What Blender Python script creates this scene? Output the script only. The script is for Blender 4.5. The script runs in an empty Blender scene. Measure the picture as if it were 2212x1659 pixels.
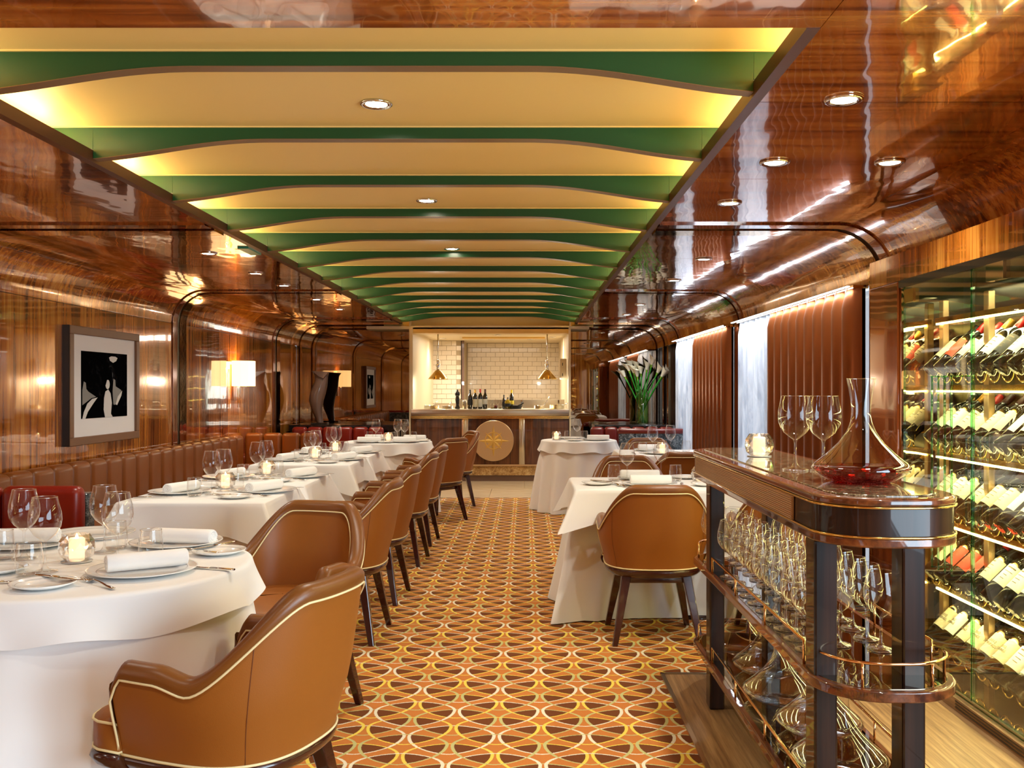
import bpy, bmesh, math, random
from mathutils import Vector, Matrix
R = math.radians; PI = math.pi
random.seed(7)
sc = bpy.context.scene
C = bpy.data.collections.new('restaurant'); sc.collection.children.link(C)

# ---------------------------------------------------------------- camera, world, exposure
FPX, CX, CY, H = 2045.0, 1133.0, 838.0, 1.30
cam = bpy.data.cameras.new('camera'); cam.sensor_fit = 'HORIZONTAL'; cam.sensor_width = 36
cam.lens = 36 * FPX / 2212; cam.shift_x = -(CX - 1106) / 2212; cam.shift_y = (CY - 829.5) / 2212
cam.clip_start = 0.05; cam.clip_end = 100
camo = bpy.data.objects.new('camera', cam); C.objects.link(camo)
camo.location = (0, 0, H); camo.rotation_euler = (PI / 2, 0, 0); sc.camera = camo
w = bpy.data.worlds.new('daylight'); sc.world = w; w.use_nodes = True
w.node_tree.nodes['Background'].inputs[0].default_value = (0.75, 0.87, 1.0, 1)
w.node_tree.nodes['Background'].inputs[1].default_value = 0.7
sc.view_settings.view_transform = 'Standard'; sc.view_settings.look = 'None'
sc.view_settings.exposure = 0.9; sc.view_settings.gamma = 1; sc.view_settings.use_curve_mapping = False
cy = sc.cycles
cy.use_denoising = True; cy.max_bounces = 9; cy.diffuse_bounces = 4; cy.glossy_bounces = 5
cy.transmission_bounces = 6; cy.transparent_max_bounces = 48
cy.caustics_reflective = False; cy.caustics_refractive = False
cy.sample_clamp_indirect = 4.0; cy.sample_clamp_direct = 30.0; cy.blur_glossy = 0.3

def area(name, loc, rot, sx, sy, power, col, spread=180):
    l = bpy.data.lights.new(name, 'AREA'); l.shape = 'RECTANGLE'; l.size = sx; l.size_y = sy
    l.energy = power; l.color = col; l.spread = R(spread)
    o = bpy.data.objects.new(name, l); C.objects.link(o); o.location = loc; o.rotation_euler = rot; return o
def spot(name, loc, power, col, ang=130, blend=0.8, rad=0.035):
    l = bpy.data.lights.new(name, 'SPOT'); l.energy = power; l.color = col; l.spot_size = R(ang)
    l.spot_blend = blend; l.shadow_soft_size = rad
    o = bpy.data.objects.new(name, l); C.objects.link(o); o.location = loc; return o
def point(name, loc, power, col, rad=0.04):
    l = bpy.data.lights.new(name, 'POINT'); l.energy = power; l.color = col; l.shadow_soft_size = rad
    o = bpy.data.objects.new(name, l); C.objects.link(o); o.location = loc; return o

WARM = (0.98, 0.97, 0.84); COVE = (1.0, 0.86, 0.48); COOL = (0.64, 0.84, 1.0)
# daylight through the windows behind and beside the camera
area('window_daylight', (2.25, -0.3, 1.15), (0, R(90), 0), 1.5, 3.4, 105, COOL)
# light strips hidden in the two long coves of the ceiling tray, plus the end cove
XTL, XTR, TY0, TY1, HC, HP = -1.715, 0.705, 2.366, 13.3, 2.20, 2.343
for yy in (4.2, 7.9, 11.6):
    area('cove_strip', (XTR + 0.18, yy, 2.238), (0, R(122), 0), 0.06, 3.6, 13, COVE)
    area('cove_strip', (XTL - 0.18, yy, 2.238), (0, R(-122), 0), 0.06, 3.6, 13, COVE)

# ---------------------------------------------------------------- materials
def lin(c):
    return tuple(((v / 255) / 12.92 if v <= 10 else (((v / 255) + 0.055) / 1.055) ** 2.4) for v in c) + (1,)
class NT:
    def __init__(s, name):
        s.m = bpy.data.materials.new(name); s.m.use_nodes = True; s.t = s.m.node_tree; s.n = s.t.nodes
        s.b = s.n['Principled BSDF']; s.out = s.n['Material Output']
    def new(s, ty, **kw):
        n = s.n.new(ty)
        for k, v in kw.items(): setattr(n, k, v)
        return n
    def L(s, a, b): s.t.links.new(a, b)
    def math(s, op, a, b=None, c=None, clamp=False):
        n = s.n.new('ShaderNodeMath'); n.operation = op; n.use_clamp = clamp
        for i, v in enumerate((a, b, c)):
            if v is None: continue
            if isinstance(v, (int, float)): n.inputs[i].default_value = v
            else: s.L(v, n.inputs[i])
        return n.outputs[0]
    def mix(s, f, a, b):
        n = s.n.new('ShaderNodeMix'); n.data_type = 'RGBA'
        for sk, v in ((n.inputs[0], f), (n.inputs[6], a), (n.inputs[7], b)):
            if isinstance(v, (int, float)): sk.default_value = v
            elif isinstance(v, tuple): sk.default_value = v
            else: s.L(v, sk)
        return n.outputs[2]
    def coord(s, kind='Object', scale=(1, 1, 1)):
        tc = s.new('ShaderNodeTexCoord'); mp = s.new('ShaderNodeMapping'); mp.inputs['Scale'].default_value = scale
        s.L(tc.outputs[kind], mp.inputs[0]); return mp.outputs[0]
    def noise(s, vec, scale, detail=3, rough=0.55, dist=0.0):
        n = s.new('ShaderNodeTexNoise'); n.inputs['Scale'].default_value = scale; n.inputs['Detail'].default_value = detail
        n.inputs['Roughness'].default_value = rough; n.inputs['Distortion'].default_value = dist
        s.L(vec, n.inputs['Vector']); return n.outputs[0]
    def bump(s, h, strength, dist, to=('Normal',), prev=None):
        b = s.new('ShaderNodeBump'); b.inputs['Strength'].default_value = strength; b.inputs['Distance'].default_value = dist
        s.L(h, b.inputs['Height'])
        if prev: s.L(prev, b.inputs['Normal'])
        for t in to: s.L(b.outputs[0], s.b.inputs[t])
        return b.outputs[0]
    def ramp(s, f, pts):
        r = s.new('ShaderNodeValToRGB'); e = r.color_ramp.elements
        while len(e) < len(pts): e.new(0.5)
        for x, (p, c) in zip(e, pts): x.position = p; x.color = c
        s.L(f, r.inputs[0]); return r.outputs[0]
M = {}
def pm(name, col, rough=0.5, metal=0, coat=0, coatr=0.03, emit=None, es=0, bump=None, ior=1.5, sheen=0, vary=0.0, trans=0, spec=0.5):
    t = NT(name); b = t.b
    c = lin(col) if max(col) > 1 else tuple(col) + (1,)
    b.inputs['Base Color'].default_value = c; b.inputs['Roughness'].default_value = rough
    b.inputs['Metallic'].default_value = metal; b.inputs['Coat Weight'].default_value = coat
    b.inputs['Coat Roughness'].default_value = coatr; b.inputs['IOR'].default_value = ior
    b.inputs['Sheen Weight'].default_value = sheen; b.inputs['Transmission Weight'].default_value = trans
    b.inputs['Specular IOR Level'].default_value = spec
    if emit: b.inputs['Emission Color'].default_value = lin(emit); b.inputs['Emission Strength'].default_value = es
    v = t.coord()
    if vary:
        f = t.noise(v, 6, 4)
        d = tuple(x * (1 - vary) for x in c[:3]) + (1,)
        t.L(t.mix(f, d, c), b.inputs['Base Color'])
    if bump: t.bump(t.noise(v, bump[0], 3), bump[1], bump[2])
    M[name] = t.m; return t.m

def lacquer(name, dark, mid, light, axis, wav=0.17, coat=1.0, ior=2.0, fine=1.0, met=0.32, rough=0.11):
    # AXIS: the direction the grain runs in
    t = NT(name); b = t.b
    sc_ = {'x': (0.9, 26, 26), 'y': (26, 0.9, 26), 'z': (26, 26, 0.9)}[axis]
    g = t.noise(t.coord(scale=sc_), 1.0 * fine, 5, 0.62, 0.3)
    sc2 = {'x': (0.35, 2.2, 2.2), 'y': (2.2, 0.35, 2.2), 'z': (2.2, 2.2, 0.35)}[axis]
    g2 = t.noise(t.coord(scale=sc2), 1.3, 3, 0.5)
    f = t.math('ADD', t.math('MULTIPLY', g, 0.62), t.math('MULTIPLY', g2, 0.38))
    t.L(t.ramp(f, [(0.40, lin(dark)), (0.50, lin(mid)), (0.61, lin(light))]), b.inputs['Base Color'])
    b.inputs['Roughness'].default_value = rough; b.inputs['Metallic'].default_value = met; b.inputs['Specular IOR Level'].default_value = 0.5 if met else 0.2; b.inputs['Coat Weight'].default_value = coat
    b.inputs['Coat Roughness'].default_value = 0.025; b.inputs['Coat IOR'].default_value = ior
    sc3 = {'x': (2.2, 1.0, 1.0), 'y': (1.0, 2.2, 1.0), 'z': (1.0, 1.0, 0.5)}[axis]
    wv = t.noise(t.coord(scale=sc3), 3.6, 1.5, 0.4)
    t.bump(wv, wav, 0.012, ('Coat Normal', 'Normal') if met else ('Coat Normal',))
    M[name] = t.m
lacquer('mahogany_ceiling', (108, 44, 12), (188, 98, 32), (226, 144, 60), 'x')
lacquer('mahogany_wall', (108, 48, 12), (196, 112, 34), (238, 164, 70), 'z', 0.14)
lacquer('mahogany_post', (92, 36, 13), (134, 64, 24), (164, 84, 34), 'z', 0.2)
lacquer('walnut_gloss', (26, 13, 8), (42, 21, 12), (60, 32, 18), 'z', 0.05, coat=0.6, ior=1.4, met=0, rough=0.38)
lacquer('walnut_top', (66, 30, 13), (112, 56, 24), (144, 80, 38), 'y', 0.05, ior=1.6, met=0, rough=0.35)
lacquer('counter_wood', (58, 28, 16), (88, 48, 26), (112, 66, 36), 'z', 0.03, ior=1.45, met=0, rough=0.35)
pm('dark_channel', (26, 14, 10), 0.3)
pm('bronze_mirror', (200, 165, 120), 0.06, 1, bump=(9, 0.25, 0.004))
pm('chrome', (225, 225, 225), 0.05, 1)
pm('steel', (200, 188, 165), 0.28, 1)
pm('brass', (232, 196, 120), 0.14, 1)
pm('gold_rail', (240, 200, 150), 0.1, 1)
pm('champagne', (214, 184, 142), 0.38, 1, bump=(300, 0.05, 0.001))
pm('gold_relief', (226, 186, 98), 0.4, 0.8)
pm('tray_panel', (250, 214, 134), 0.42, spec=0.3)
pm('tray_side', (226, 184, 96), 0.5)
pm('beam_green', (22, 78, 44), 0.3, vary=0.15)
pm('beam_edge', (128, 98, 66), 0.32)
pm('rim_wood', (88, 46, 24), 0.35, vary=0.25)
pm('leather', (152, 88, 27), 0.44, bump=(420, 0.12, 0.002), vary=0.08, spec=0.45)
pm('leather_rim', (124, 72, 25), 0.36, bump=(420, 0.12, 0.002), vary=0.1, spec=0.5)
pm('leather_bench', (132, 74, 28), 0.33, bump=(380, 0.1, 0.002), spec=0.4)
pm('leather_red', (132, 28, 14), 0.3, bump=(380, 0.1, 0.002), spec=0.5)
pm('leather_oxblood', (100, 24, 18), 0.3, bump=(380, 0.1, 0.002), spec=0.5)
pm('piping', (240, 222, 170), 0.45)
pm('seam', (110, 58, 22), 0.6)
pm('leg_wood', (58, 20, 12), 0.22, coat=0.6)
pm('linen', (244, 242, 240), 0.85, sheen=0.15, bump=(900, 0.08, 0.001))
pm('linen_napkin', (248, 247, 246), 0.9, bump=(500, 0.12, 0.001))
pm('porcelain', (246, 244, 240), 0.12, coat=0.4)
pm('plate_line', (170, 165, 158), 0.25)
pm('silver', (205, 198, 188), 0.12, 1)
pm('candle_wax', (255, 236, 214), 0.5, emit=(255, 214, 170), es=1.1)
pm('flame', (255, 240, 200), 0.5, emit=(255, 226, 150), es=25)
pm('bottle_glass', (16, 18, 12), 0.06, coat=1)
pm('label_cream', (224, 210, 170), 0.6); pm('label_white', (230, 224, 200), 0.6); pm('label_red', (206, 66, 34), 0.6)
pm('label_yellow', (226, 200, 60), 0.6); pm('label_dark', (40, 38, 34), 0.6); pm('ink', (96, 80, 60), 0.7)
pm('cap_red', (190, 24, 22), 0.3); pm('cap_dark', (60, 14, 14), 0.35); pm('cap_gold', (196, 150, 60), 0.3, 0.6)
pm('cap_yellow', (236, 200, 30), 0.35); pm('cap_black', (24, 22, 22), 0.35)
pm('black_gloss', (18, 16, 15), 0.2, coat=0.5); pm('stone_grey', (110, 108, 104), 0.7, bump=(80, 0.3, 0.002))
pm('bronze_dark', (112, 82, 66), 0.3, 0.0, coat=0.5, vary=0.3)
pm('led_warm', (255, 240, 170), 0.5, emit=(255, 228, 128), es=18)
pm('led_white', (235, 245, 255), 0.5, emit=(225, 238, 255), es=7)
pm('lamp_disc', (255, 245, 230), 0.5, emit=(255, 238, 212), es=45)
pm('shade_linen', (252, 236, 204), 0.8, emit=(255, 214, 150), es=1.5)
pm('kitchen_white', (222, 204, 170), 0.5); pm('kitchen_header', (226, 186, 104), 0.4)
pm('tile_white', (228, 214, 192), 0.18, coat=0.3); pm('grout', (176, 158, 130), 0.9)
pm('copper_drape', (138, 78, 40), 0.3, 0.8, vary=0.15)
pm('stem_green', (40, 140, 40), 0.4); pm('stem_light', (120, 170, 50), 0.4); pm('petal', (246, 242, 226), 0.45); pm('spadix', (236, 190, 40), 0.6)
pm('photo_mat', (240, 240, 242), 0.5); pm('frame_wood', (122, 84, 56), 0.35); pm('frame_black', (20, 16, 15), 0.35)
pm('photo_white', (214, 214, 214), 0.4); pm('photo_grey', (120, 120, 120), 0.4); pm('photo_black', (8, 8, 9), 0.7, spec=0.0)
pm('oil', (170, 140, 30), 0.1); pm('vinegar', (120, 20, 14), 0.1); pm('plastic_box', (226, 208, 180), 0.4)
pm('green_sign', (30, 140, 110), 0.3)

def glassmat(name, tint, base=0.05, edge=0.75, power=3.2, rough=0.02, body=None):
    # a thin wall of glass: clear seen square on, mirror-like at the grazing edge
    t = NT(name); n = t.n; n.remove(t.b)
    tr = t.new('ShaderNodeBsdfTransparent'); tr.inputs[0].default_value = tint + (1,)
    gl = t.new('ShaderNodeBsdfGlossy'); gl.inputs['Roughness'].default_value = rough; gl.inputs[0].default_value = (1, 1, 1, 1)
    lw = t.new('ShaderNodeLayerWeight'); lw.inputs[0].default_value = 0.5
    f = t.math('ADD', t.math('MULTIPLY', t.math('POWER', lw.outputs['Facing'], power), edge), base, clamp=True)
    mx = t.new('ShaderNodeMixShader'); t.L(f, mx.inputs[0]); t.L(tr.outputs[0], mx.inputs[1]); t.L(gl.outputs[0], mx.inputs[2])
    t.L(mx.outputs[0], t.out.inputs[0]); M[name] = t.m
glassmat('clear_glass', (0.965, 0.965, 0.96), 0.035, 0.9, 2.4)
glassmat('rim_glass', (0.9, 0.9, 0.88), 0.25, 0.6, 1.5)
glassmat('cabinet_glass', (0.94, 0.97, 0.93), 0.05, 0.6, 3.5)
glassmat('edge_glass', (0.35, 0.75, 0.5), 0.25, 0.5, 2.0)
glassmat('vase_glass', (0.88, 0.96, 0.88), 0.08, 0.8, 2.5)
def solidglass(name, col, ior=1.45, rough=0.0):
    t = NT(name); t.b.inputs['Base Color'].default_value = col + (1,); t.b.inputs['Transmission Weight'].default_value = 1
    t.b.inputs['Roughness'].default_value = rough; t.b.inputs['IOR'].default_value = ior; M[name] = t.m
solidglass('wine_red', (0.72, 0.05, 0.03), 1.2)
pm('wine_red2', (170, 26, 14), 0.08, coat=1, emit=(150, 20, 10), es=0.0)
glassmat('wine_liquid', (0.62, 0.05, 0.03), 0.05, 0.35, 2.5)
glassmat('crystal', (0.92, 0.88, 0.8), 0.3, 0.6, 1.2)
glassmat('water_green', (0.72, 0.9, 0.55), 0.03, 0.4, 3)

def mirror_mat():
    t = NT('smoked_mirror'); t.b.inputs['Base Color'].default_value = (0.34, 0.27, 0.2, 1); t.b.inputs['Metallic'].default_value = 1
    t.b.inputs['Roughness'].default_value = 0.012; M['smoked_mirror'] = t.m
    t = NT('gold_mirror'); t.b.inputs['Base Color'].default_value = (0.78, 0.7, 0.5, 1); t.b.inputs['Metallic'].default_value = 1
    t.b.inputs['Roughness'].default_value = 0.03; t.bump(t.noise(t.coord(), 7, 2), 0.2, 0.006); M['gold_mirror'] = t.m
mirror_mat()

def sheer_mat():
    t = NT('sheer_fabric'); n = t.n; n.remove(t.b)
    v = t.coord(scale=(1, 5, 0.8)); g = t.noise(v, 3, 4, 0.6, 0.6)
    d = t.new('ShaderNodeBsdfDiffuse'); tl = t.new('ShaderNodeBsdfTranslucent'); tp = t.new('ShaderNodeBsdfTransparent')
    col = t.ramp(g, [(0.35, lin((190, 196, 208))), (0.65, lin((250, 251, 255)))])
    t.L(col, d.inputs[0]); t.L(col, tl.inputs[0])
    m1 = t.new('ShaderNodeMixShader'); m1.inputs[0].default_value = 0.62; t.L(d.outputs[0], m1.inputs[1]); t.L(tl.outputs[0], m1.inputs[2])
    m2 = t.new('ShaderNodeMixShader'); m2.inputs[0].default_value = 0.14; t.L(m1.outputs[0], m2.inputs[1]); t.L(tp.outputs[0], m2.inputs[2])
    t.L(m2.outputs[0], t.out.inputs[0]); M['sheer_fabric'] = t.m
sheer_mat()

def marble(name, cols, scale):
    t = NT(name); g = t.noise(t.coord(), scale, 8, 0.7, 0.4); g2 = t.noise(t.coord(), scale * 6, 3, 0.6)
    f = t.math('ADD', t.math('MULTIPLY', g, 0.6), t.math('MULTIPLY', g2, 0.4))
    t.L(t.ramp(f, [(0.38, lin(cols[0])), (0.5, lin(cols[1])), (0.6, lin(cols[2]))]), t.b.inputs['Base Color'])
    t.b.inputs['Roughness'].default_value = 0.08; t.b.inputs['Coat Weight'].default_value = 0.7; M[name] = t.m
marble('marble_brown', ((44, 36, 24), (104, 88, 64), (186, 168, 136)), 30)
marble('marble_grey', ((26, 32, 36), (60, 72, 80), (150, 160, 166)), 22)
marble('plinth_marble', ((130, 90, 46), (176, 132, 74), (206, 170, 108)), 9)

def oak_mat():
    t = NT('oak_floor'); g = t.noise(t.coord(scale=(30, 1.2, 30)), 2.0, 5, 0.65, 0.2); g2 = t.noise(t.coord(scale=(3, 0.6, 3)), 1, 2)
    f = t.math('ADD', t.math('MULTIPLY', g, 0.7), t.math('MULTIPLY', g2, 0.3))
    t.L(t.ramp(f, [(0.36, lin((112, 80, 50))), (0.52, lin((152, 116, 76))), (0.66, lin((184, 148, 104)))]), t.b.inputs['Base Color'])
    t.b.inputs['Roughness'].default_value = 0.42; M['oak_floor'] = t.m
    t = NT('floor_stone'); g = t.noise(t.coord(scale=(1, 8, 1)), 3, 4)
    t.L(t.ramp(g, [(0.35, lin((196, 166, 126))), (0.65, lin((222, 198, 162)))]), t.b.inputs['Base Color']); t.b.inputs['Roughness'].default_value = 0.25
    M['floor_stone'] = t.m
oak_mat()

def carpet_mat():
    t = NT('carpet_pile')
    tc = t.new('ShaderNodeTexCoord'); sp = t.new('ShaderNodeSeparateXYZ')
    # the weave makes every outline slightly ragged
    nz = t.new('ShaderNodeTexNoise'); nz.inputs['Scale'].default_value = 260; nz.inputs['Detail'].default_value = 1
    t.L(tc.outputs['Object'], nz.inputs['Vector'])
    vm = t.new('ShaderNodeVectorMath'); vm.operation = 'MULTIPLY_ADD'
    vm.inputs[1].default_value = (0.006, 0.006, 0); t.L(nz.outputs['Color'], vm.inputs[0]); t.L(tc.outputs['Object'], vm.inputs[2])
    t.L(vm.outputs[0], sp.inputs[0])
    px, q, hw, up, dn = 0.168, 0.1848, 0.158, 0.106, 0.179
    X = t.math('SUBTRACT', sp.outputs[0], 0.067); Y = t.math('SUBTRACT', sp.outputs[1], 0.03)
    insides = []; lines = []
    for k in (0, 1):
        xs = t.math('ADD', X, px * k)
        xl = t.math('SUBTRACT', t.math('FLOORED_MODULO', t.math('ADD', xs, px), 2 * px), px)
        ys = t.math('ADD', Y, q / 2 * k)
        row = t.math('FLOOR', t.math('DIVIDE', ys, q)); yl = t.math('FLOORED_MODULO', ys, q)
        xx = t.math('POWER', t.math('ABSOLUTE', t.math('DIVIDE', xl, hw)), 1.6)
        for j in (0, 1):
            yy = t.math('DIVIDE', yl, up) if j == 0 else t.math('DIVIDE', t.math('SUBTRACT', q, yl), dn)
            Fv = t.math('SQRT', t.math('ADD', xx, t.math('POWER', yy, 2.0)))
            insides.append(t.math('LESS_THAN', Fv, 1.0))
            wdt = t.math('ADD', t.math('MULTIPLY', t.math('SUBTRACT', 1.0, xx, clamp=True), 0.010 if j == 0 else 0.0), t.math('ADD', 0.020, t.math('MULTIPLY', t.math('GREATER_THAN', xx, 0.62), 0.012)))
            ln = t.math('LESS_THAN', t.math('ABSOLUTE', t.math('SUBTRACT', Fv, 1.0)), wdt)
            ci = t.math('FLOORED_MODULO', t.math('ADD', row, 0.0 + j + (1 if k else 0)), 3.0)
            lines.append((ln, ci))
    cnt = insides[0]
    for i in insides[1:]: cnt = t.math('ADD', cnt, i)
    brown = t.math('LESS_THAN', 2.5, cnt)
    fz = t.new('ShaderNodeTexNoise'); fz.inputs['Scale'].default_value = 420; fz.inputs['Detail'].default_value = 2
    t.L(tc.outputs['Object'], fz.inputs['Vector'])
    org = t.mix(fz.outputs[0], lin((172, 94, 38)), lin((216, 140, 74)))
    brn = t.mix(fz.outputs[0], lin((90, 46, 22)), lin((132, 78, 44)))
    col = t.mix(brown, org, brn)
    for ln, ci in lines:
        lc = t.mix(t.math('LESS_THAN', 0.5, ci), lin((232, 204, 88)), lin((228, 218, 192)))
        lc = t.mix(t.math('LESS_THAN', 1.5, ci), lc, lin((190, 184, 122)))
        col = t.mix(ln, col, lc)
    t.L(col, t.b.inputs['Base Color']); t.b.inputs['Roughness'].default_value = 0.95; t.b.inputs['Specular IOR Level'].default_value = 0.1
    t.bump(fz.outputs[0], 0.35, 0.004)
    M['carpet_pile'] = t.m
carpet_mat()

def smoke_mat():
    t = NT('photo_print'); v = t.coord(scale=(1, 3, 3)); g = t.noise(v, 3.0, 6, 0.6, 0.8)
    t.L(t.ramp(g, [(0.56, lin((8, 8, 9))), (0.66, lin((30, 30, 32))), (0.78, lin((140, 140, 142)))]), t.b.inputs['Base Color'])
    t.b.inputs['Roughness'].default_value = 0.7; t.b.inputs['Specular IOR Level'].default_value = 0.0; M['photo_print'] = t.m
smoke_mat()

# ---------------------------------------------------------------- mesh helpers
class MB:
    def __init__(s): s.v = []; s.f = []; s.sm = []
    def add(s, vs, fs, smooth=False, mat=None):
        o = len(s.v)
        s.v += [tuple(mat @ Vector(p)) if mat else tuple(p) for p in vs]
        s.f += [tuple(i + o for i in f) for f in fs]; s.sm += [smooth] * len(fs); return s
    def box(s, x0, x1, y0, y1, z0, z1, mat=None):
        v = [(x0, y0, z0), (x1, y0, z0), (x1, y1, z0), (x0, y1, z0), (x0, y0, z1), (x1, y0, z1), (x1, y1, z1), (x0, y1, z1)]
        return s.add(v, [(0, 3, 2, 1), (4, 5, 6, 7), (0, 1, 5, 4), (1, 2, 6, 5), (2, 3, 7, 6), (3, 0, 4, 7)], False, mat)
    def grid(s, rows, smooth=True, closed=False, mat=None, flip=False):
        n = len(rows[0]); vs = [p for r in rows for p in r]; fs = []
        for i in range(len(rows) - 1):
            for j in range(n if closed else n - 1):
                k = (j + 1) % n; a = (i * n + j, i * n + k, (i + 1) * n + k, (i + 1) * n + j)
                fs.append(a[::-1] if flip else a)
        return s.add(vs, fs, smooth, mat)
    def lathe(s, prof, n=24, c=(0, 0, 0), caps=(False, False), smooth=True, mat=None, arc=None):
        rows = []
        for r, z in prof:
            rows.append([(c[0] + r * math.cos(2 * PI * k / n), c[1] + r * math.sin(2 * PI * k / n), c[2] + z) for k in range(n)])
        s.grid(rows, smooth, True, mat)
        o = len(s.v) - n * len(prof)
        if caps[0]: s.f.append(tuple(range(o + n - 1, o - 1, -1))); s.sm.append(False)
        if caps[1]: o2 = len(s.v) - n; s.f.append(tuple(range(o2, o2 + n))); s.sm.append(False)
        return s
    def tube(s, pts, r, n=8, closed=False, smooth=True, caps=True, mat=None):
        P = [Vector(p) for p in pts]; rows = []; m = len(P); up = None
        for i, p in enumerate(P):
            a = P[(i - 1) % m] if (closed or i) else p; b = P[(i + 1) % m] if (closed or i < m - 1) else p
            t = (b - a).normalized() if (b - a).length > 1e-9 else Vector((0, 0, 1))
            if up is None: up = Vector((0, 0, 1)) if abs(t.z) < 0.9 else Vector((1, 0, 0))
            u = t.cross(up)
            if u.length < 1e-5: u = t.orthogonal()
            u.normalize(); up = u.cross(t).normalized()
            rr = r[i] if isinstance(r, (list, tuple)) else r
            rows.append([tuple(p + (u * math.cos(2 * PI * k / n) + up * math.sin(2 * PI * k / n)) * rr) for k in range(n)])
        if closed: rows.append(rows[0])
        s.grid(rows, smooth, True, mat)
        if caps and not closed:
            o = len(s.v) - n * len(rows); s.f.append(tuple(range(o, o + n))); s.sm.append(False)
            o2 = len(s.v) - n; s.f.append(tuple(range(o2 + n - 1, o2 - 1, -1))); s.sm.append(False)
        return s
    def prism(s, poly, a, b, axis='z', mat=None, smooth=False):
        n = len(poly)
        def P(p, h): return {'z': (p[0], p[1], h), 'y': (p[0], h, p[1]), 'x': (h, p[0], p[1])}[axis]
        vs = [P(p, a) for p in poly] + [P(p, b) for p in poly]
        fs = [tuple(range(n - 1, -1, -1)), tuple(range(n, 2 * n))]
        o = len(s.v); s.add(vs, fs, False, mat)
        s.f += [(o + i, o + (i + 1) % n, o + n + (i + 1) % n, o + n + i) for i in range(n)]; s.sm += [smooth] * n
        return s
    def rbox(s, x0, x1, y0, y1, z0, z1, r=0.01, seg=2, mat=None, smooth=True):
        bm = bmesh.new(); bmesh.ops.create_cube(bm, size=1)
        for v in bm.verts: v.co = ((x0 + x1) / 2 + v.co.x * (x1 - x0), (y0 + y1) / 2 + v.co.y * (y1 - y0), (z0 + z1) / 2 + v.co.z * (z1 - z0))
        bmesh.ops.bevel(bm, geom=bm.edges[:], offset=r, segments=seg, profile=0.5, affect='EDGES')
        bm.verts.index_update(); vs = [tuple(v.co) for v in bm.verts]; fs = [tuple(v.index for v in f.verts) for f in bm.faces]; bm.free()
        return s.add(vs, fs, smooth, mat)
    def mesh(s, name, mat):
        me = bpy.data.meshes.new(name); me.from_pydata(s.v, [], s.f); me.materials.append(M[mat] if isinstance(mat, str) else mat)
        me.polygons.foreach_set('use_smooth', s.sm)
        bm = bmesh.new(); bm.from_mesh(me); bmesh.ops.recalc_face_normals(bm, faces=bm.faces); bm.to_mesh(me); bm.free()
        me.update(); return me
    def build(s, name, mat, parent=None, label=None, loc=None, rot=None):
        o = bpy.data.objects.new(name, s.mesh(name, mat)); C.objects.link(o)
        if parent: o.parent = parent
        if label: o['label'] = label
        if loc: o.location = loc
        if rot: o.rotation_euler = rot
        return o
def tag(o, label, cat, group=None):
    o['label'] = label; o['category'] = cat
    if group: o['group'] = group
    return o
def thing(name, label, cat, loc=(0, 0, 0), rz=0, group=None):
    o = bpy.data.objects.new(name, None); C.objects.link(o); o.empty_display_size = 0.05
    o.location = loc; o.rotation_euler = (0, 0, rz); return tag(o, label, cat, group)
def struct(o):
    o['kind'] = 'structure'; return o
def inst(name, me, parent=None, loc=None, rot=None, label=None):
    o = bpy.data.objects.new(name, me); C.objects.link(o)
    if parent: o.parent = parent
    if loc: o.location = loc
    if rot: o.rotation_euler = rot
    if label: o['label'] = label
    return o
def dup(root, loc, rz=0, label=None, group=None, cat=None, rot=None, scale=None):
    r = root.copy(); C.objects.link(r); r.location = loc; r.rotation_euler = rot if rot else (0, 0, rz)
    if scale: r.scale = scale
    if label: r['label'] = label
    if group: r['group'] = group
    for ch in root.children:
        c = ch.copy(); C.objects.link(c); c.parent = r
        for g in ch.children:
            d = g.copy(); C.objects.link(d); d.parent = c
    return r
class Proto:
    """A kind of thing: the first placement is the prototype itself, later ones are copies of it."""
    def __init__(s, root): s.root = root; s.used = False
    def put(s, loc, rz=0, label=None, group=None, rot=None, scale=None):
        if not s.used:
            s.used = True; o = s.root; o.location = loc; o.rotation_euler = rot if rot else (0, 0, rz)
            if scale: o.scale = scale
            if label: o['label'] = label
            if group: o['group'] = group
            return o
        return dup(s.root, loc, rz, label, group, rot=rot, scale=scale)
def at(px, py, z=0.0):
    """The point at height z that a pixel of the photograph shows."""
    k = (H - z) / (py - CY); return ((px - CX) * k, FPX * k)
def sstep(a, b, x):
    t = min(1, max(0, (x - a) / (b - a))); return t * t * (3 - 2 * t)
# ---------------------------------------------------------------- the room
XL, XR, RC = -3.25, 2.02, 0.30
YB, YM = -2.6, 13.5                     # wall behind the camera, mirror wall
ARCH = [1.79, 5.32, 8.87, 12.35]
BAYS = [(YB, 1.70), (1.88, 5.18), (5.52, 8.72), (9.06, 12.20), (12.54, YM)]

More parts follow.
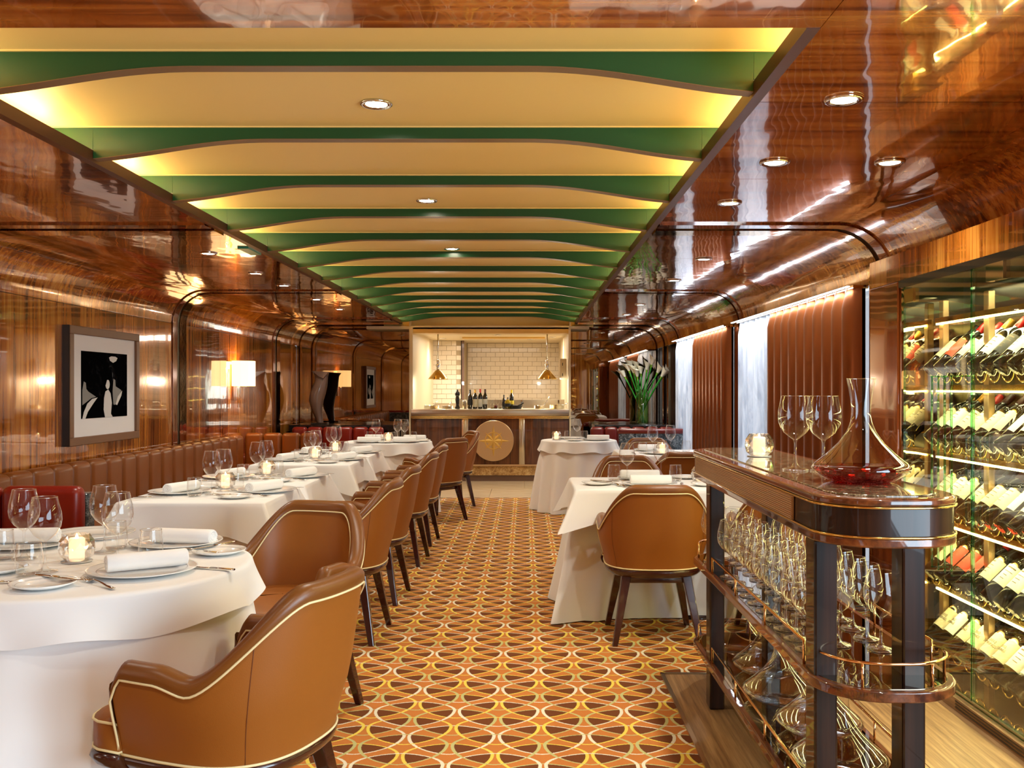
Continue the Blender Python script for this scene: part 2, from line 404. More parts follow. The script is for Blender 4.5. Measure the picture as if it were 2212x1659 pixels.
fl = struct(MB().box(-3.4, 0.62, YB, 11.2, -0.05, 0.0).box(0.62, 2.3, 4.3, 11.2, -0.05, 0.0).build('floor', 'carpet_pile'))
f2 = struct(MB().box(0.62, 2.3, YB, 4.3, -0.05, -0.004).build('floor', 'dark_channel'))
for i in range(3):
    MB().box(0.635 + i * 0.375, 0.635 + (i + 1) * 0.375 - 0.003, YB, 4.285, -0.01, 0.004).build('plank', 'oak_floor', f2)
struct(MB().box(0.616, 0.633, YB, 4.3, -0.01, 0.008).box(0.616, 1.76, 4.288, 4.302, -0.01, 0.008).build('trim_1', 'steel'))
f3 = struct(MB().box(-3.4, 2.3, 11.2, 18.0, -0.05, -0.006).build('floor', 'grout'))
for r, (ya, yb) in enumerate(((11.2, 12.16), (12.16, 13.16), (13.16, 13.5))):
    off = 0.0 if r % 2 == 0 else 0.42
    x = -3.3 + off - 0.84
    while x < 2.1:
        a, b = max(x, -3.27) + 0.003, min(x + 1.24, 2.1) - 0.003
        if b - a > 0.1: MB().box(a, b, ya + 0.003, yb - 0.003, -0.03, 0.002).build('tile', 'floor_stone', f3)
        x += 1.24

def thirds(a, b, n=3):
    return [(a + (b - a) * i / n + 0.002, a + (b - a) * (i + 1) / n - 0.002) for i in range(n)]
wl = struct(MB().box(XL - 0.06, XL - 0.02, YB, YM, 0, 2.3).build('wall_left', 'dark_channel'))
wr = struct(MB().box(XR + 0.02, XR + 0.06, 1.70, 5.52, 0, 2.3).box(XR + 0.06, XR + 0.1, 4.9, YM, 1.92, 2.3)
            .box(XR + 0.02, XR + 0.06, YB, -1.7, 0, 2.3).box(XR + 0.02, XR + 0.06, YB, 1.7, 0, 0.45).box(XR + 0.02, XR + 0.06, YB, 1.7, 1.9, 2.3)
            .box(XR + 0.10, XR + 0.14, 12.0, YM, 0, 1.95).build('wall_right', 'dark_channel'))
ce = struct(MB().box(XL - 0.06, XTL - 0.24, YB, YM, HC + 0.02, HC + 0.06).box(XTR + 0.24, XR + 0.1, YB, YM, HC + 0.02, HC + 0.06)
            .box(XL - 0.06, XR + 0.1, YB, 2.34, HC + 0.021, HC + 0.05).box(XTL - 0.3, XTR + 0.3, 2.3, 18.0, HP + 0.012, HP + 0.05).build('ceiling', 'dark_channel'))
def cove(side, y0, y1):
    # quarter-round corner between wall and ceiling
    xw = XL if side < 0 else XR; sgn = 1 if side < 0 else -1
    cx, cz = xw + sgn * RC, HC - RC; n = 12
    outer = []; inner = []
    for k in range(n + 1):
        a = PI / 2 * k / n
        inner.append((cx - sgn * RC * math.cos(a), cz + RC * math.sin(a)))
        outer.append((cx - sgn * (RC + 0.015) * math.cos(a), cz + (RC + 0.015) * math.sin(a)))
    poly = inner + outer[::-1]
    m = MB(); m.prism(poly, y0, y1, 'y')
    nn = len(poly); 
    for i in range(len(m.f)):
        if len(m.f[i]) == 4: m.sm[i] = True
    me = m.mesh('cove_panel', 'mahogany_wall')
    try:
        me.set_sharp_from_angle(angle=R(40))
    except Exception: pass
    return me
for bi, (a, b) in enumerate(BAYS):
    n = 3 if b - a > 2 else 1
    for (y0, y1) in thirds(a, b, n):
        MB().box(XL - 0.02, XL, y0, y1, 0.10, HC - RC - 0.004).build('panel', 'mahogany_wall', wl)
        inst('cove_panel', cove(-1, y0, y1), wl)
        inst('cove_panel', cove(1, y0, y1), wr)
        MB().box(XL + RC + 0.002, XTL - 0.036, max(y0, YB), y1, HC, HC + 0.02).build('panel', 'mahogany_ceiling', ce)
        MB().box(XTR + 0.036, XR - RC - 0.002, max(y0, YB), y1, HC, HC + 0.02).build('panel', 'mahogany_ceiling', ce)
# board that crosses the room in front of the tray
MB().box(XTL - 0.034, XTR + 0.034, YB, 0.9, HC, HC + 0.02).build('panel', 'mahogany_ceiling', ce)
MB().box(XTL - 0.034, XTR + 0.034, 0.904, 2.366, HC, HC + 0.02).build('panel', 'mahogany_ceiling', ce)
wb = struct(MB().box(XL - 0.06, XR + 0.1, YB - 0.35, YB - 0.31, 0, 2.3).build('wall_back', 'mahogany_wall'))
# bronze arches that run up the walls and across the ceiling
def arch_path(side, off=0.0):
    xw = XL if side < 0 else XR; sgn = 1 if side < 0 else -1
    pts = [(xw + sgn * off, 0.0), (xw + sgn * off, HC - RC)]
    cx, cz = xw + sgn * RC, HC - RC
    for k in range(1, 15):
        a = PI / 2 * k / 14; pts.append((cx - sgn * (RC - off) * math.cos(a), cz + (RC - off) * math.sin(a)))
    pts.append(((XTL - 0.036) if side < 0 else (XTR + 0.036), HC - off)); return pts
def band(side, y0, y1, o0, o1, mat, name, parent):
    A = arch_path(side, o0); B = arch_path(side, o1); m = MB()
    def row(y, P): return [(x, y, z) for x, z in P]
    m.grid([row(y0, A), row(y0, B)], False); m.grid([row(y0, B), row(y1, B)], True); m.grid([row(y1, B), row(y1, A)], False)
    me = m.mesh(name, mat); return inst(name, me, parent)
k = 2
for ya in ARCH + [13.28]:
    for side in (-1, 1):
        root = bpy.data.objects.new('trim_%d' % k, None); C.objects.link(root); struct(root); k += 1
        if ya > 13: 
            band(side, ya - 0.06, ya + 0.06, -0.02, 0.012, 'bronze_mirror', 'metal_band', root); continue
        band(side, ya - 0.14, ya - 0.03, -0.02, 0.010, 'mahogany_post', 'wood_band', root)
        band(side, ya - 0.03, ya + 0.02, -0.02, -0.004, 'dark_channel', 'groove', root)
        band(side, ya + 0.02, ya + 0.19, -0.02, 0.014, 'bronze_mirror', 'metal_band', root)
# ceiling tray: rim, cream panels between green beams
rim = MB()
for (x0, x1) in ((XTR, XTR + 0.035), (XTL - 0.035, XTL)): rim.box(x0, x1, 2.368, TY1, HC - 0.002, HC + 0.045)
rim.build('rim', 'rim_wood', ce)
sd = MB(); sd.box(XTR + 0.24, XTR + 0.26, 2.366, TY1, HC + 0.03, HP).box(XTL - 0.26, XTL - 0.24, 2.366, TY1, HC + 0.03, HP)
sd.box(XTL - 0.24, XTR + 0.24, 2.35, 2.366, HC + 0.02, HP)
sd.box(XTR + 0.036, XTR + 0.24, 2.366, TY1, HC + 0.021, HC + 0.026).box(XTL - 0.24, XTL - 0.036, 2.366, TY1, HC + 0.021, HC + 0.026)
sd.build('tray_side', 'tray_side', ce)
xc, hw = (XTL + XTR) / 2, (XTR - XTL) / 2
beams = [2.91 + 0.85 * i for i in range(13)]
edges = [2.366] + beams + [TY1]
for i in range(len(edges) - 1):
    y0, y1 = edges[i] + (0.04 if i else 0), edges[i + 1]
    MB().box(XTL - 0.2, XTR + 0.2, y0 + 0.001, y1 - 0.012, HP - 0.006, HP + 0.012).box(XTL - 0.2, XTR + 0.2, y1 - 0.010, y1 - 0.001, HP - 0.010, HP + 0.012).build('tray_panel', 'tray_panel', ce)
def beam_z(x):
    s = abs(x - xc) / hw; return 2.287 - 0.082 * sstep(0.42, 1.08, s) ** 1.15
XS = [xc + (hw - 0.002) * t for t in [-1 + 2 * j / 40 for j in range(41)]]
def beam_mesh():
    m = MB(); poly = [(x, beam_z(x) + 0.001) for x in XS] + [(XTR + 0.0, HP + 0.005), (XTL, HP + 0.005)]
    m.prism(poly, 0, 0.04, 'y')
    for sx, x0, x1 in ((1, XTR, XTR + 0.2), (-1, XTL - 0.2, XTL)): m.box(x0, x1, 0, 0.04, HC + 0.05, HP)
    e = MB(); lo = [(x, beam_z(x)) for x in XS]; hi = [(x, beam_z(x) + 0.002) for x in XS]
    e.grid([[(x, -0.004, z) for x, z in hi], [(x, -0.004, z) for x, z in lo]], False)
    e.grid([[(x, -0.004, z) for x, z in lo], [(x, 0.048, z) for x, z in lo]], True)
    e.grid([[(x, 0.048, z) for x, z in lo], [(x, 0.048, z) for x, z in hi]], False)
    return m.mesh('beam', 'beam_green'), e.mesh('beam_edge', 'beam_edge')
bm_, be_ = beam_mesh()
for y in beams:
    b = inst('beam', bm_, ce, (0, y, 0)); inst('beam_edge', be_, b)
struct(MB().box(XTL - 0.26, XTR + 0.26, TY1, TY1 + 0.04, 2.155, HP + 0.02).build('trim_20', 'tray_panel'))

# downlights
dl_ring = MB().lathe([(0.040, -0.001), (0.052, -0.006), (0.058, -0.004), (0.060, 0.002), (0.040, 0.004)], 24).mesh('ring', 'chrome')
dl_disc = MB().lathe([(0.0001, 0.0), (0.040, 0.0)], 24).mesh('lamp', 'lamp_disc')
def downlight(x, y, z, p, label, grp):
    t = thing('ceiling_downlight', label, 'light', (x, y, z - 0.003), 0, grp)
    inst('ring', dl_ring, t); inst('lamp', dl_disc, t, (0, 0, -0.001))
    if p: spot('ceiling_spot', (x, y, z - 0.02), p, WARM)
ords = ['nearest', 'second', 'third', 'fourth', 'fifth', 'sixth', 'seventh']
for i, yd in enumerate((3.45, 5.23, 7.04, 9.02, 10.72, 12.5)):
    downlight(-0.54, yd, HP - 0.006, 20, '%s round downlight in the cream middle panels of the tray ceiling' % ords[i], 'downlights in the tray ceiling')
for i, (x, y, lb) in enumerate(((0.995, 2.95, 'large glowing round downlight in mahogany ceiling, closest to the front board'), (0.996, 3.77, 'round downlight in mahogany ceiling, inner one of a pair above the cart'),
        (1.455, 3.77, 'round downlight in mahogany ceiling, outer one of a pair above the wine cabinet'), (0.997, 4.6, 'round downlight in mahogany ceiling just before the first bronze arch'))):
    downlight(x, y, HC, 22, lb, 'downlights in the mahogany ceiling beside the wine cabinet')
for i, y in enumerate((6.32, 7.42, 8.3, 9.6, 10.8)):
    downlight(-2.11, y, HC, 16, '%s small downlight from the picture side in the mahogany ceiling over the banquette' % ords[i], 'downlights over the banquette')
for x, y in ((-2.0, 0.2), (-2.0, 1.6), (-2.1, 3.2), (-2.1, 4.8), (1.0, 0.4), (1.0, 1.7), (-0.5, -0.6), (-0.5, 1.0)):
    spot('ceiling_spot', (x, y, HC - 0.03), 11 if x < -1 and y < 4 else 24, WARM)  # fill spots without fixtures, added over the camera end of the room
for i, y in enumerate((6.6, 7.9, 10.2, 11.6)):
    downlight(1.25, y, HC, 16, '%s small downlight beyond the first arch in the mahogany ceiling over the window tables' % ords[i], 'downlights over the window tables')

# mirror wall on both sides of the kitchen
struct(MB().box(XL, -1.60, YM, YM + 0.02, 0.0, 2.25).build('wall_mirror', 'smoked_mirror'))
struct(MB().box(0.64, XR + 0.12, YM, YM + 0.02, 0.0, 2.25).build('wall_mirror', 'smoked_mirror'))

# ---------------------------------------------------------------- show kitchen
KX0, KX1, KY = -1.583, 0.624, 13.16
hd = struct(MB().box(KX0, KX1, KY + 0.02, KY + 0.30, 2.063, 2.15).build('trim_21', 'kitchen_header'))
struct(MB().box(KX0 - 0.01, KX1 + 0.01, KY, KY + 0.05, 2.142, 2.165).build('trim_22', 'kitchen_white'))
struct(MB().box(KX0 - 0.02, KX0, KY, 17.4, 0, 2.3).box(KX1, KX1 + 0.02, KY, 17.4, 0, 2.3).build('wall_kitchen_side', 'kitchen_white'))
struct(MB().box(KX0 - 0.014, KX0 + 0.03, KY - 0.004, KY + 0.03, 0.9, 2.15).box(KX1 - 0.012, KX1 + 0.014, KY - 0.004, KY + 0.03, 0.9, 2.15).build('trim_23', 'kitchen_white'))
struct(MB().box(-2.2, 0.9, KY + 0.02, 17.5, 2.12, 2.16).build('ceiling_kitchen', 'kitchen_white'))
struct(MB().box(-1.0, 0.33, 15.2, 15.35, 2.095, 2.12).build('trim_24', 'kitchen_header'))
wk = struct(MB().box(-2.2, -1.08, 16.4, 16.6, 0, 2.12).box(-1.10, 0.9, 17.3, 17.5, 0, 2.12).box(-1.10, -1.06, 16.4, 17.3, 0, 2.12).build('wall_kitchen', 'grout'))
struct(MB().box(-1.085, -1.045, 16.36, 16.4, 0, 2.12).build('trim_25', 'bronze_dark'))
tile_me = MB().box(0.003, 0.1655, -0.008, 0, 0.003, 0.0805).mesh('brick', 'tile_white')
half_me = MB().box(0.003, 0.081, -0.008, 0, 0.003, 0.0805).mesh('brick', 'tile_white')
tw, th = 0.1687, 0.0835
def tiles(x0, x1, y, ztop, zlow):
    r = 0; z = ztop - th
    while z > zlow:
        x = x0 - (tw / 2 if r % 2 else 0)
        while x < x1 - 0.02:
            if x < x0 - 0.001: inst('brick', half_me, wk, (x0, y, z))
            elif x + tw > x1 + 0.001: inst('brick', half_me, wk, (x, y, z))
            else: inst('brick', tile_me, wk, (x, y, z))
            x += tw
        z -= th; r += 1
tiles(-1.94, -1.10, 16.4, 2.115, 0.95)
tiles(-1.04, 0.80, 17.3, 2.115, 0.98)
spot('ceiling_spot', (1.35, 12.4, HC - 0.03), 40, WARM)  # added spot with no fixture, brightens the calla lilies
spot('ceiling_spot', (-2.45, 12.3, HC - 0.03), 30, WARM)  # another added spot, no lamp fitted here, lifts the dark sculpture
for i, (x, y) in enumerate(((-1.35, 15.6), (-0.55, 15.9), (0.1, 15.9), (0.45, 15.2), (-0.42, 14.6))):
    downlight(x, y, 2.12, 14, '%s small downlight from the tall grey column in the kitchen ceiling' % ['nearest to the left tiles,', 'second', 'third', 'fourth', 'front'][i] if i else 'small bright downlight in the kitchen ceiling above the short tiled wall', 'kitchen ceiling downlights')
area('kitchen_fill', (-0.5, 15.0, 2.09), (0, 0, 0), 1.6, 1.6, 26, (1.0, 0.90, 0.76))

ct = thing('kitchen_counter', 'long kitchen counter with brushed steel top and dark wood panels at the far end', 'counter')
ZT = 1.004
MB().rbox(KX0 + 0.005, KX1 - 0.005, KY - 0.02, KY + 0.75, 0.914, ZT, 0.006, 2).build('countertop', 'steel', ct)
MB().box(KX0 + 0.005, KX1 - 0.005, KY - 0.012, KY + 0.02, 0.892, 0.910).box(KX0 + 0.005, KX1 - 0.005, KY - 0.018, KY + 0.02, 0.874, 0.888).build('moulding', 'brass', ct)
for (a, b) in ((KX0 + 0.01, -0.872), (-0.782, -0.076), (0.004, KX1 - 0.01)):
    MB().box(a, b, KY + 0.006, KY + 0.03, 0.235, 0.876).build('panel', 'counter_wood', ct)
for (a, b) in ((-0.872, -0.782), (-0.076, 0.004)):
    MB().rbox(a, b, KY - 0.004, KY + 0.03, 0.235, 0.876, 0.003, 1).build('stile', 'steel', ct)
MB().box(KX0 + 0.01, KX1 - 0.01, KY + 0.0, KY + 0.04, 0.212, 0.236).build('moulding', 'champagne', ct)
MB().box(KX0 + 0.01, KX1 - 0.01, KY + 0.012, KY + 0.04, 0.085, 0.212).build('plinth', 'plinth_marble', ct)
MB().box(KX0 + 0.01, KX1 - 0.01, KY + 0.03, KY + 0.06, 0.0, 0.085).build('toe_kick', 'bronze_dark', ct)
MB().box(KX0 + 0.01, KX1 - 0.01, KY + 0.06, KY + 0.70, 0.0, 0.91).build('carcass', 'kitchen_white', ct)
em = thing('compass_emblem', 'round champagne disc with a raised compass rose on the counter front', 'emblem', (-0.431, KY - 0.012, 0.566))
EMR = 0.284
m = MB(); rows = []
for r, d in ((0.0001, -0.012), (EMR - 0.006, -0.012), (EMR, -0.008), (EMR, 0.016)):
    rows.append([(r * math.cos(2 * PI * j / 64), d, r * math.sin(2 * PI * j / 64)) for j in range(64)])
m.grid(rows, False, True); m.build('disc', 'champagne', em)
m = MB(); rows = []
for r, d in ((0.107, -0.012), (0.109, -0.020), (0.121, -0.020), (0.123, -0.012)):
    rows.append([(r * math.cos(2 * PI * j / 48), d, r * math.sin(2 * PI * j / 48)) for j in range(48)])
m.grid(rows, False, True); m.build('ring', 'gold_relief', em)
for j in range(8):
    L_ = 0.238 if j % 2 == 0 else 0.175; a = PI / 4 * j; u = Vector((math.cos(a), 0, math.sin(a))); v = Vector((-math.sin(a), 0, math.cos(a)))
    q = 0.07; wq = 0.03 if j % 2 == 0 else 0.024
    tip = u * L_; cen = Vector((0, 0, 0)); l_ = u * q + v * wq; r_ = u * q - v * wq; top = Vector((0, -0.026, 0))
    b0 = Vector((0, -0.011, 0))
    vs = [cen + top, tip + b0, l_ + b0, r_ + b0, cen + b0]
    MB().add([tuple(p) for p in vs], [(0, 1, 2), (0, 3, 1), (0, 2, 4), (0, 4, 3)]).build('star_point', 'gold_relief', em)

for x, lb in ((-1.234, 'chrome cone pendant heat lamp over the pots end of the kitchen counter'), (0.323, 'chrome cone pendant heat lamp over the saucepan end of the kitchen counter')):
    t = thing('pendant_lamp', lb, 'lamp', (x, 13.5, 0), 0, 'pendant lamps over the kitchen counter')
    MB().lathe([(0.0001, 2.12), (0.055, 2.118), (0.055, 2.108), (0.0001, 2.106)], 20).build('ceiling_rose', 'chrome', t)
    MB().tube([(0, 0, 2.11), (0, 0, 1.69)], 0.010, 8).build('rod', 'chrome', t)
    MB().lathe([(0.012, 1.70), (0.024, 1.695), (0.024, 1.655), (0.017, 1.650), (0.032, 1.635), (0.034, 1.615), (0.02, 1.59), (0.024, 1.585), (0.024, 1.55)], 20).build('neck', 'chrome', t)
    MB().lathe([(0.026, 1.556), (0.045, 1.545), (0.142, 1.43), (0.142, 1.424), (0.136, 1.43), (0.04, 1.54)], 32).build('lamp_shade', 'brass', t)
    MB().lathe([(0.0001, 1.44), (0.025, 1.446), (0.03, 1.47), (0.018, 1.5)], 12).build('bulb', 'lamp_disc', t)
    point('pendant_glow', (x, 13.5, 1.40), 6, WARM)
# steel splashback on the working side
MB().box(-1.0, 0.60, 14.2, 14.24, 0.93, 1.125).build('splashback', 'steel', ct)
for x in (-0.05, 0.50): MB().box(x, x + 0.02, 14.17, 14.21, 0.93, 1.12).build('bracket', 'chrome', ct)
hb = thing('paper_dispenser', 'beige wall dispenser box beside the tiled kitchen wall', 'dispenser', (0.555, 13.62, 1.42))
MB().rbox(-0.05, 0.05, -0.04, 0.04, 0, 0.30, 0.012, 2).build('housing', 'plastic_box', hb)
MB().box(-0.012, -0.004, -0.044, -0.036, 0.20, 0.24).box(-0.012, -0.004, -0.044, -0.036, 0.05, 0.09).build('slot', 'black_gloss', hb)

# things on the counter
def kx(px, d=13.42): return (px - CX) * d / FPX
CB = ZT
def bottle(name, x, y, h, r, glass, cap, label_m, lb, grp, lz=(0.06, 0.14)):
    t = thing(name, lb, 'bottle', (x, y, CB), 0, grp); s = h / 0.30
    MB().lathe([(0.0001, 0.0), (r, 0.002), (r, 0.18 * s), (r * 0.9, 0.20 * s), (0.015 * s + 0.002, 0.235 * s), (0.0135 * s, 0.25 * s), (0.0135 * s, 0.262 * s)], 20).build('body', glass, t)
    MB().lathe([(0.0145 * s, 0.245 * s), (0.0148 * s, 0.30 * s), (0.0001, 0.30 * s)], 16).build('capsule', cap, t)
    if label_m: MB().lathe([(r + 0.0008, lz[0] * s), (r + 0.0008, lz[1] * s)], 20).build('label', label_m, t)
    return t
G = 'wine bottles on the kitchen counter'
bottle('wine_bottle', kx(1015.5), 13.42, 0.27, 0.034, 'bottle_glass', 'cap_black', 'label_dark', 'all-black wine bottle, first beside the grey column on the counter', G)
bottle('wine_bottle', kx(1026.5), 13.40, 0.275, 0.035, 'bottle_glass', 'cap_gold', 'label_cream', 'wine bottle with amber capsule and rounded cream label on the counter', G, (0.03, 0.15))
bottle('wine_bottle', kx(1037.5), 13.42, 0.28, 0.034, 'bottle_glass', 'cap_red', 'label_white', 'wine bottle with bright red capsule on the kitchen counter', G, (0.03, 0.15))
bottle('wine_bottle', kx(1048), 13.42, 0.278, 0.034, 'bottle_glass', 'cap_dark', 'label_white', 'wine bottle with maroon capsule and square white label on the counter', G, (0.07, 0.15))
bottle('wine_bottle', kx(1105), 13.46, 0.27, 0.033, 'bottle_glass', 'cap_yellow', 'label_yellow', 'dark bottle with bright yellow capsule behind the stone mortar', G, (0.07, 0.13))
bottle('sauce_bottle', kx(1088.5), 13.42, 0.20, 0.026, 'bottle_glass', 'cap_black', 'label_dark', 'slim black sauce bottle beside the green oil bottle on the counter', 'oil and sauce bottles on the counter')
bottle('oil_bottle', kx(1097), 13.36, 0.165, 0.044, 'oil', 'cap_black', 'label_dark', 'squat olive green oil bottle in front of the black sauce bottle', 'oil and sauce bottles on the counter')
pmill = thing('pepper_mill', 'tall black turned pepper mill on the kitchen counter', 'pepper mill', (kx(988), 13.42, CB))
MB().lathe([(0.0001, 0), (0.036, 0.0), (0.037, 0.02), (0.026, 0.04), (0.022, 0.06), (0.027, 0.10), (0.032, 0.13), (0.026, 0.165), (0.022, 0.175), (0.03, 0.185)], 24).build('body', 'black_gloss', pmill)
MB().lathe([(0.028, 0.186), (0.036, 0.20), (0.036, 0.225), (0.026, 0.245), (0.010, 0.25), (0.016, 0.26), (0.012, 0.272), (0.0001, 0.276)], 24).build('cap', 'black_gloss', pmill)
for px, wd, hh, lb in ((932, 0.108, 0.048, 'wide steel saucepan farthest from the pepper mill on the counter'), (966, 0.082, 0.042, 'small steel saucepan beside the pepper mill')):
    t = thing('saucepan', lb, 'pan', (kx(px), 13.45, CB), 0, 'steel pans on the counter')
    MB().lathe([(0.0001, 0), (wd, 0.002), (wd, hh), (wd + 0.004, hh + 0.002), (wd - 0.003, hh), (wd - 0.003, 0.005)], 28).build('bowl', 'chrome', t)
    MB().tube([(wd * 0.2, 0, hh), (wd * 0.45, 0.01, hh + 0.03), (wd * 0.75, 0.01, hh + 0.055)], 0.006, 6).build('handle', 'chrome', t)
for px, wd, hh, hd2, lb in ((1165, 0.075, 0.045, (0.10, 0.13), 'steel saucepan with a tall ladle beside the big pan'), (1203, 0.105, 0.055, (0.17, 0.06), 'large steel saucepan with long handle at the counter end')):
    t = thing('saucepan', lb, 'pan', (kx(px), 13.5, CB), 0, 'steel pans on the counter')
    MB().lathe([(0.0001, 0), (wd, 0.002), (wd, hh), (wd + 0.004, hh + 0.002), (wd - 0.003, hh), (wd - 0.003, 0.005)], 28).build('bowl', 'chrome', t)
    MB().tube([(wd * 0.7, 0, hh * 0.7), (wd * 0.7 + hd2[0] * 0.5, 0, hh + hd2[1] * 0.4), (wd * 0.6 + hd2[0], 0, hh + hd2[1])], 0.006, 6).build('handle', 'chrome', t)
for px, c_, lb in ((1063.5, 'oil', 'glass cruet of golden oil nearest the wine bottles'), (1071, 'vinegar', 'glass cruet of dark red vinegar'), (1080, 'oil', 'glass cruet of golden oil nearest the black sauce bottle')):
    t = thing('cruet', lb, 'cruet', (kx(px), 13.40, CB), 0, 'glass cruets on the counter')
    MB().lathe([(0.0001, 0.001), (0.026, 0.002), (0.028, 0.06), (0.01, 0.09), (0.012, 0.12), (0.018, 0.13)], 18).build('body', 'clear_glass', t)
    MB().lathe([(0.0001, 0.003), (0.024, 0.004), (0.0255, 0.05 if c_ == 'vinegar' else 0.018), (0.0001, 0.05 if c_ == 'vinegar' else 0.018)], 18).build('liquid', c_, t)
t = thing('mortar', 'rough grey stone mortar on the kitchen counter', 'mortar', (kx(1116), 13.36, CB))
MB().lathe([(0.0001, 0), (0.062, 0.0), (0.088, 0.05), (0.09, 0.052), (0.078, 0.05), (0.05, 0.015), (0.0001, 0.012)], 24).build('bowl', 'stone_grey', t)
tag(MB().tube([(0.0, 0, 0), (0.055, 0, 0.035), (0.085, 0, 0.055)], [0.018, 0.011, 0.015], 10).build('pestle', 'black_gloss', None, None, (kx(1118), 13.36, CB + 0.032)), 'black pestle leaning in the stone mortar', 'pestle')
t = thing('canister', 'rounded steel canister beside the black wine bottle', 'canister', (kx(1003), 13.5, CB))
MB().lathe([(0.0001, 0), (0.035, 0), (0.035, 0.10), (0.03, 0.12), (0.0001, 0.125)], 20).build('body', 'steel', t)
# ---------------------------------------------------------------- drapes over the windows
def drape(x, y0, y1, z0, z1, pleat, amp, mat, label, grp, tube=False):
    n = max(2, round((y1 - y0) / pleat)); per = 10; rows = []
    ys = [y0 + (y1 - y0) * i / (n * per) for i in range(n * per + 1)]
    def off(i, z):
        ph = (i % per) / per
        s = abs(math.sin(PI * i / per)) ** 0.6 if tube else 0.5 + 0.5 * math.sin(2 * PI * i / per + 0.7 * math.sin(i * 0.37))
        k = 0.75 if z > z1 - 0.05 else 1.0
        return amp * s * k
    for z in (z0, z0 + 0.5, (z0 + z1) / 2, z1 - 0.12, z1 - 0.03, z1):
        rows.append([(x - off(i, z), y, z) for i, y in enumerate(ys)])
    m = MB(); m.grid(rows, True)
    m.grid([[(x + 0.02, y, z0) for y in ys], [(x + 0.02, y, z1) for y in ys]], True)
    o = m.build('curtain', mat); return tag(o, label, 'curtain', grp)
ZD = 1.895
drape(1.99, 5.58, 7.52, 0.02, ZD, 0.19, 0.085, 'copper_drape', 'copper brown pleated drape between the wine cabinet and the first sheer', 'copper drapes along the windows', True)
drape(1.99, 7.55, 8.66, 0.02, ZD, 0.19, 0.07, 'sheer_fabric', 'white sheer curtain before the second bronze arch', 'white sheers along the windows')
drape(1.99, 9.10, 10.84, 0.02, ZD, 0.19, 0.085, 'copper_drape', 'copper brown pleated drape beyond the second bronze arch', 'copper drapes along the windows', True)
drape(1.99, 10.86, 12.15, 0.02, ZD, 0.19, 0.07, 'sheer_fabric', 'white sheer curtain beside the calla lilies', 'white sheers along the windows')
for i, (a, b) in enumerate(((5.56, 8.70), (9.08, 12.18))):
    t = struct(MB().box(1.93, 2.02, a, b, 1.885, 1.905).build('trim_%d' % (30 + i), 'bronze_mirror'))
    o = MB().box(1.895, 1.91, a, b, 1.893, 1.899).build('light_strip', 'led_white')
    tag(o, 'thin white light strip along the top of the drapes %s arch' % ('before the second' if i == 0 else 'beyond the second'), 'light', 'light strips over the drapes')
    area('curtain_wash', (1.86, (a + b) / 2, 1.885), (0, R(-18), 0), 0.03, b - a - 0.1, 10, (0.9, 0.95, 1.0), 150)
for i, (a, b) in enumerate(((5.56, 8.70), (9.08, 12.18))):
    wdw = struct(MB().box(2.12, 2.13, a, b, 0.05, 1.9).build('window_%d' % (i + 1), 'clear_glass'))
area('window_daylight', (2.3, 8.1, 1.1), (0, R(90), 0), 1.6, 1.1, 4.5, COOL)
area('window_daylight', (2.3, 11.5, 1.1), (0, R(90), 0), 1.6, 1.2, 4.5, COOL)

# ---------------------------------------------------------------- wine cabinet
CXF = 1.75
cab = thing('wine_cabinet', 'tall glass-fronted wine cabinet with glowing rows of bottles', 'cabinet')
Y0c, Y1c = 2.2, 4.42
struct(MB().box(CXF, XR + 0.02, 2.0, 4.80, 1.80, 1.93).build('trim_40', 'mahogany_wall'))
post = struct(MB().rbox(CXF + 0.0, CXF + 0.29, 4.44, 4.80, 0.0, 1.80, 0.006, 2, smooth=False).build('trim_41', 'mahogany_post'))
MB().box(CXF - 0.004, CXF + 0.25, Y0c, Y1c, 1.765, 1.80).build('top_rail', 'black_gloss', cab)
MB().box(CXF + 0.01, CXF + 0.05, 4.37, 4.43, 0.1, 1.78).build('end_frame', 'gold_mirror', cab)
MB().box(CXF + 0.06, 2.06, 4.40, 4.43, 0.1, 1.78).build('side_mirror', 'gold_mirror', cab)
MB().box(2.055, 2.075, Y0c, 4.43, 0.06, 1.80).build('back_panel', 'gold_mirror', cab)
MB().box(CXF + 0.01, 2.055, Y0c, 4.43, 0.055, 0.075).build('bottom_panel', 'gold_mirror', cab)
for (a, b) in ((Y0c, 2.90), (2.91, 3.70), (3.71, 4.37)):
    g = MB().box(CXF, CXF + 0.008, a, b, 0.075, 1.765).build('glass_door', 'cabinet_glass', cab)
    MB().box(CXF - 0.001, CXF + 0.009, a, a + 0.004, 0.075, 1.765).box(CXF - 0.001, CXF + 0.009, b - 0.004, b, 0.075, 1.765).box(CXF - 0.001, CXF + 0.009, a, b, 0.072, 0.078).build('glass_edge', 'edge_glass', g)
MB().box(CXF - 0.006, CXF + 0.02, 3.45, 3.58, 1.70, 1.765).build('hinge', 'chrome', cab)
MB().box(CXF - 0.006, CXF + 0.02, 4.25, 4.35, 1.69, 1.75).build('hinge', 'brass', cab)
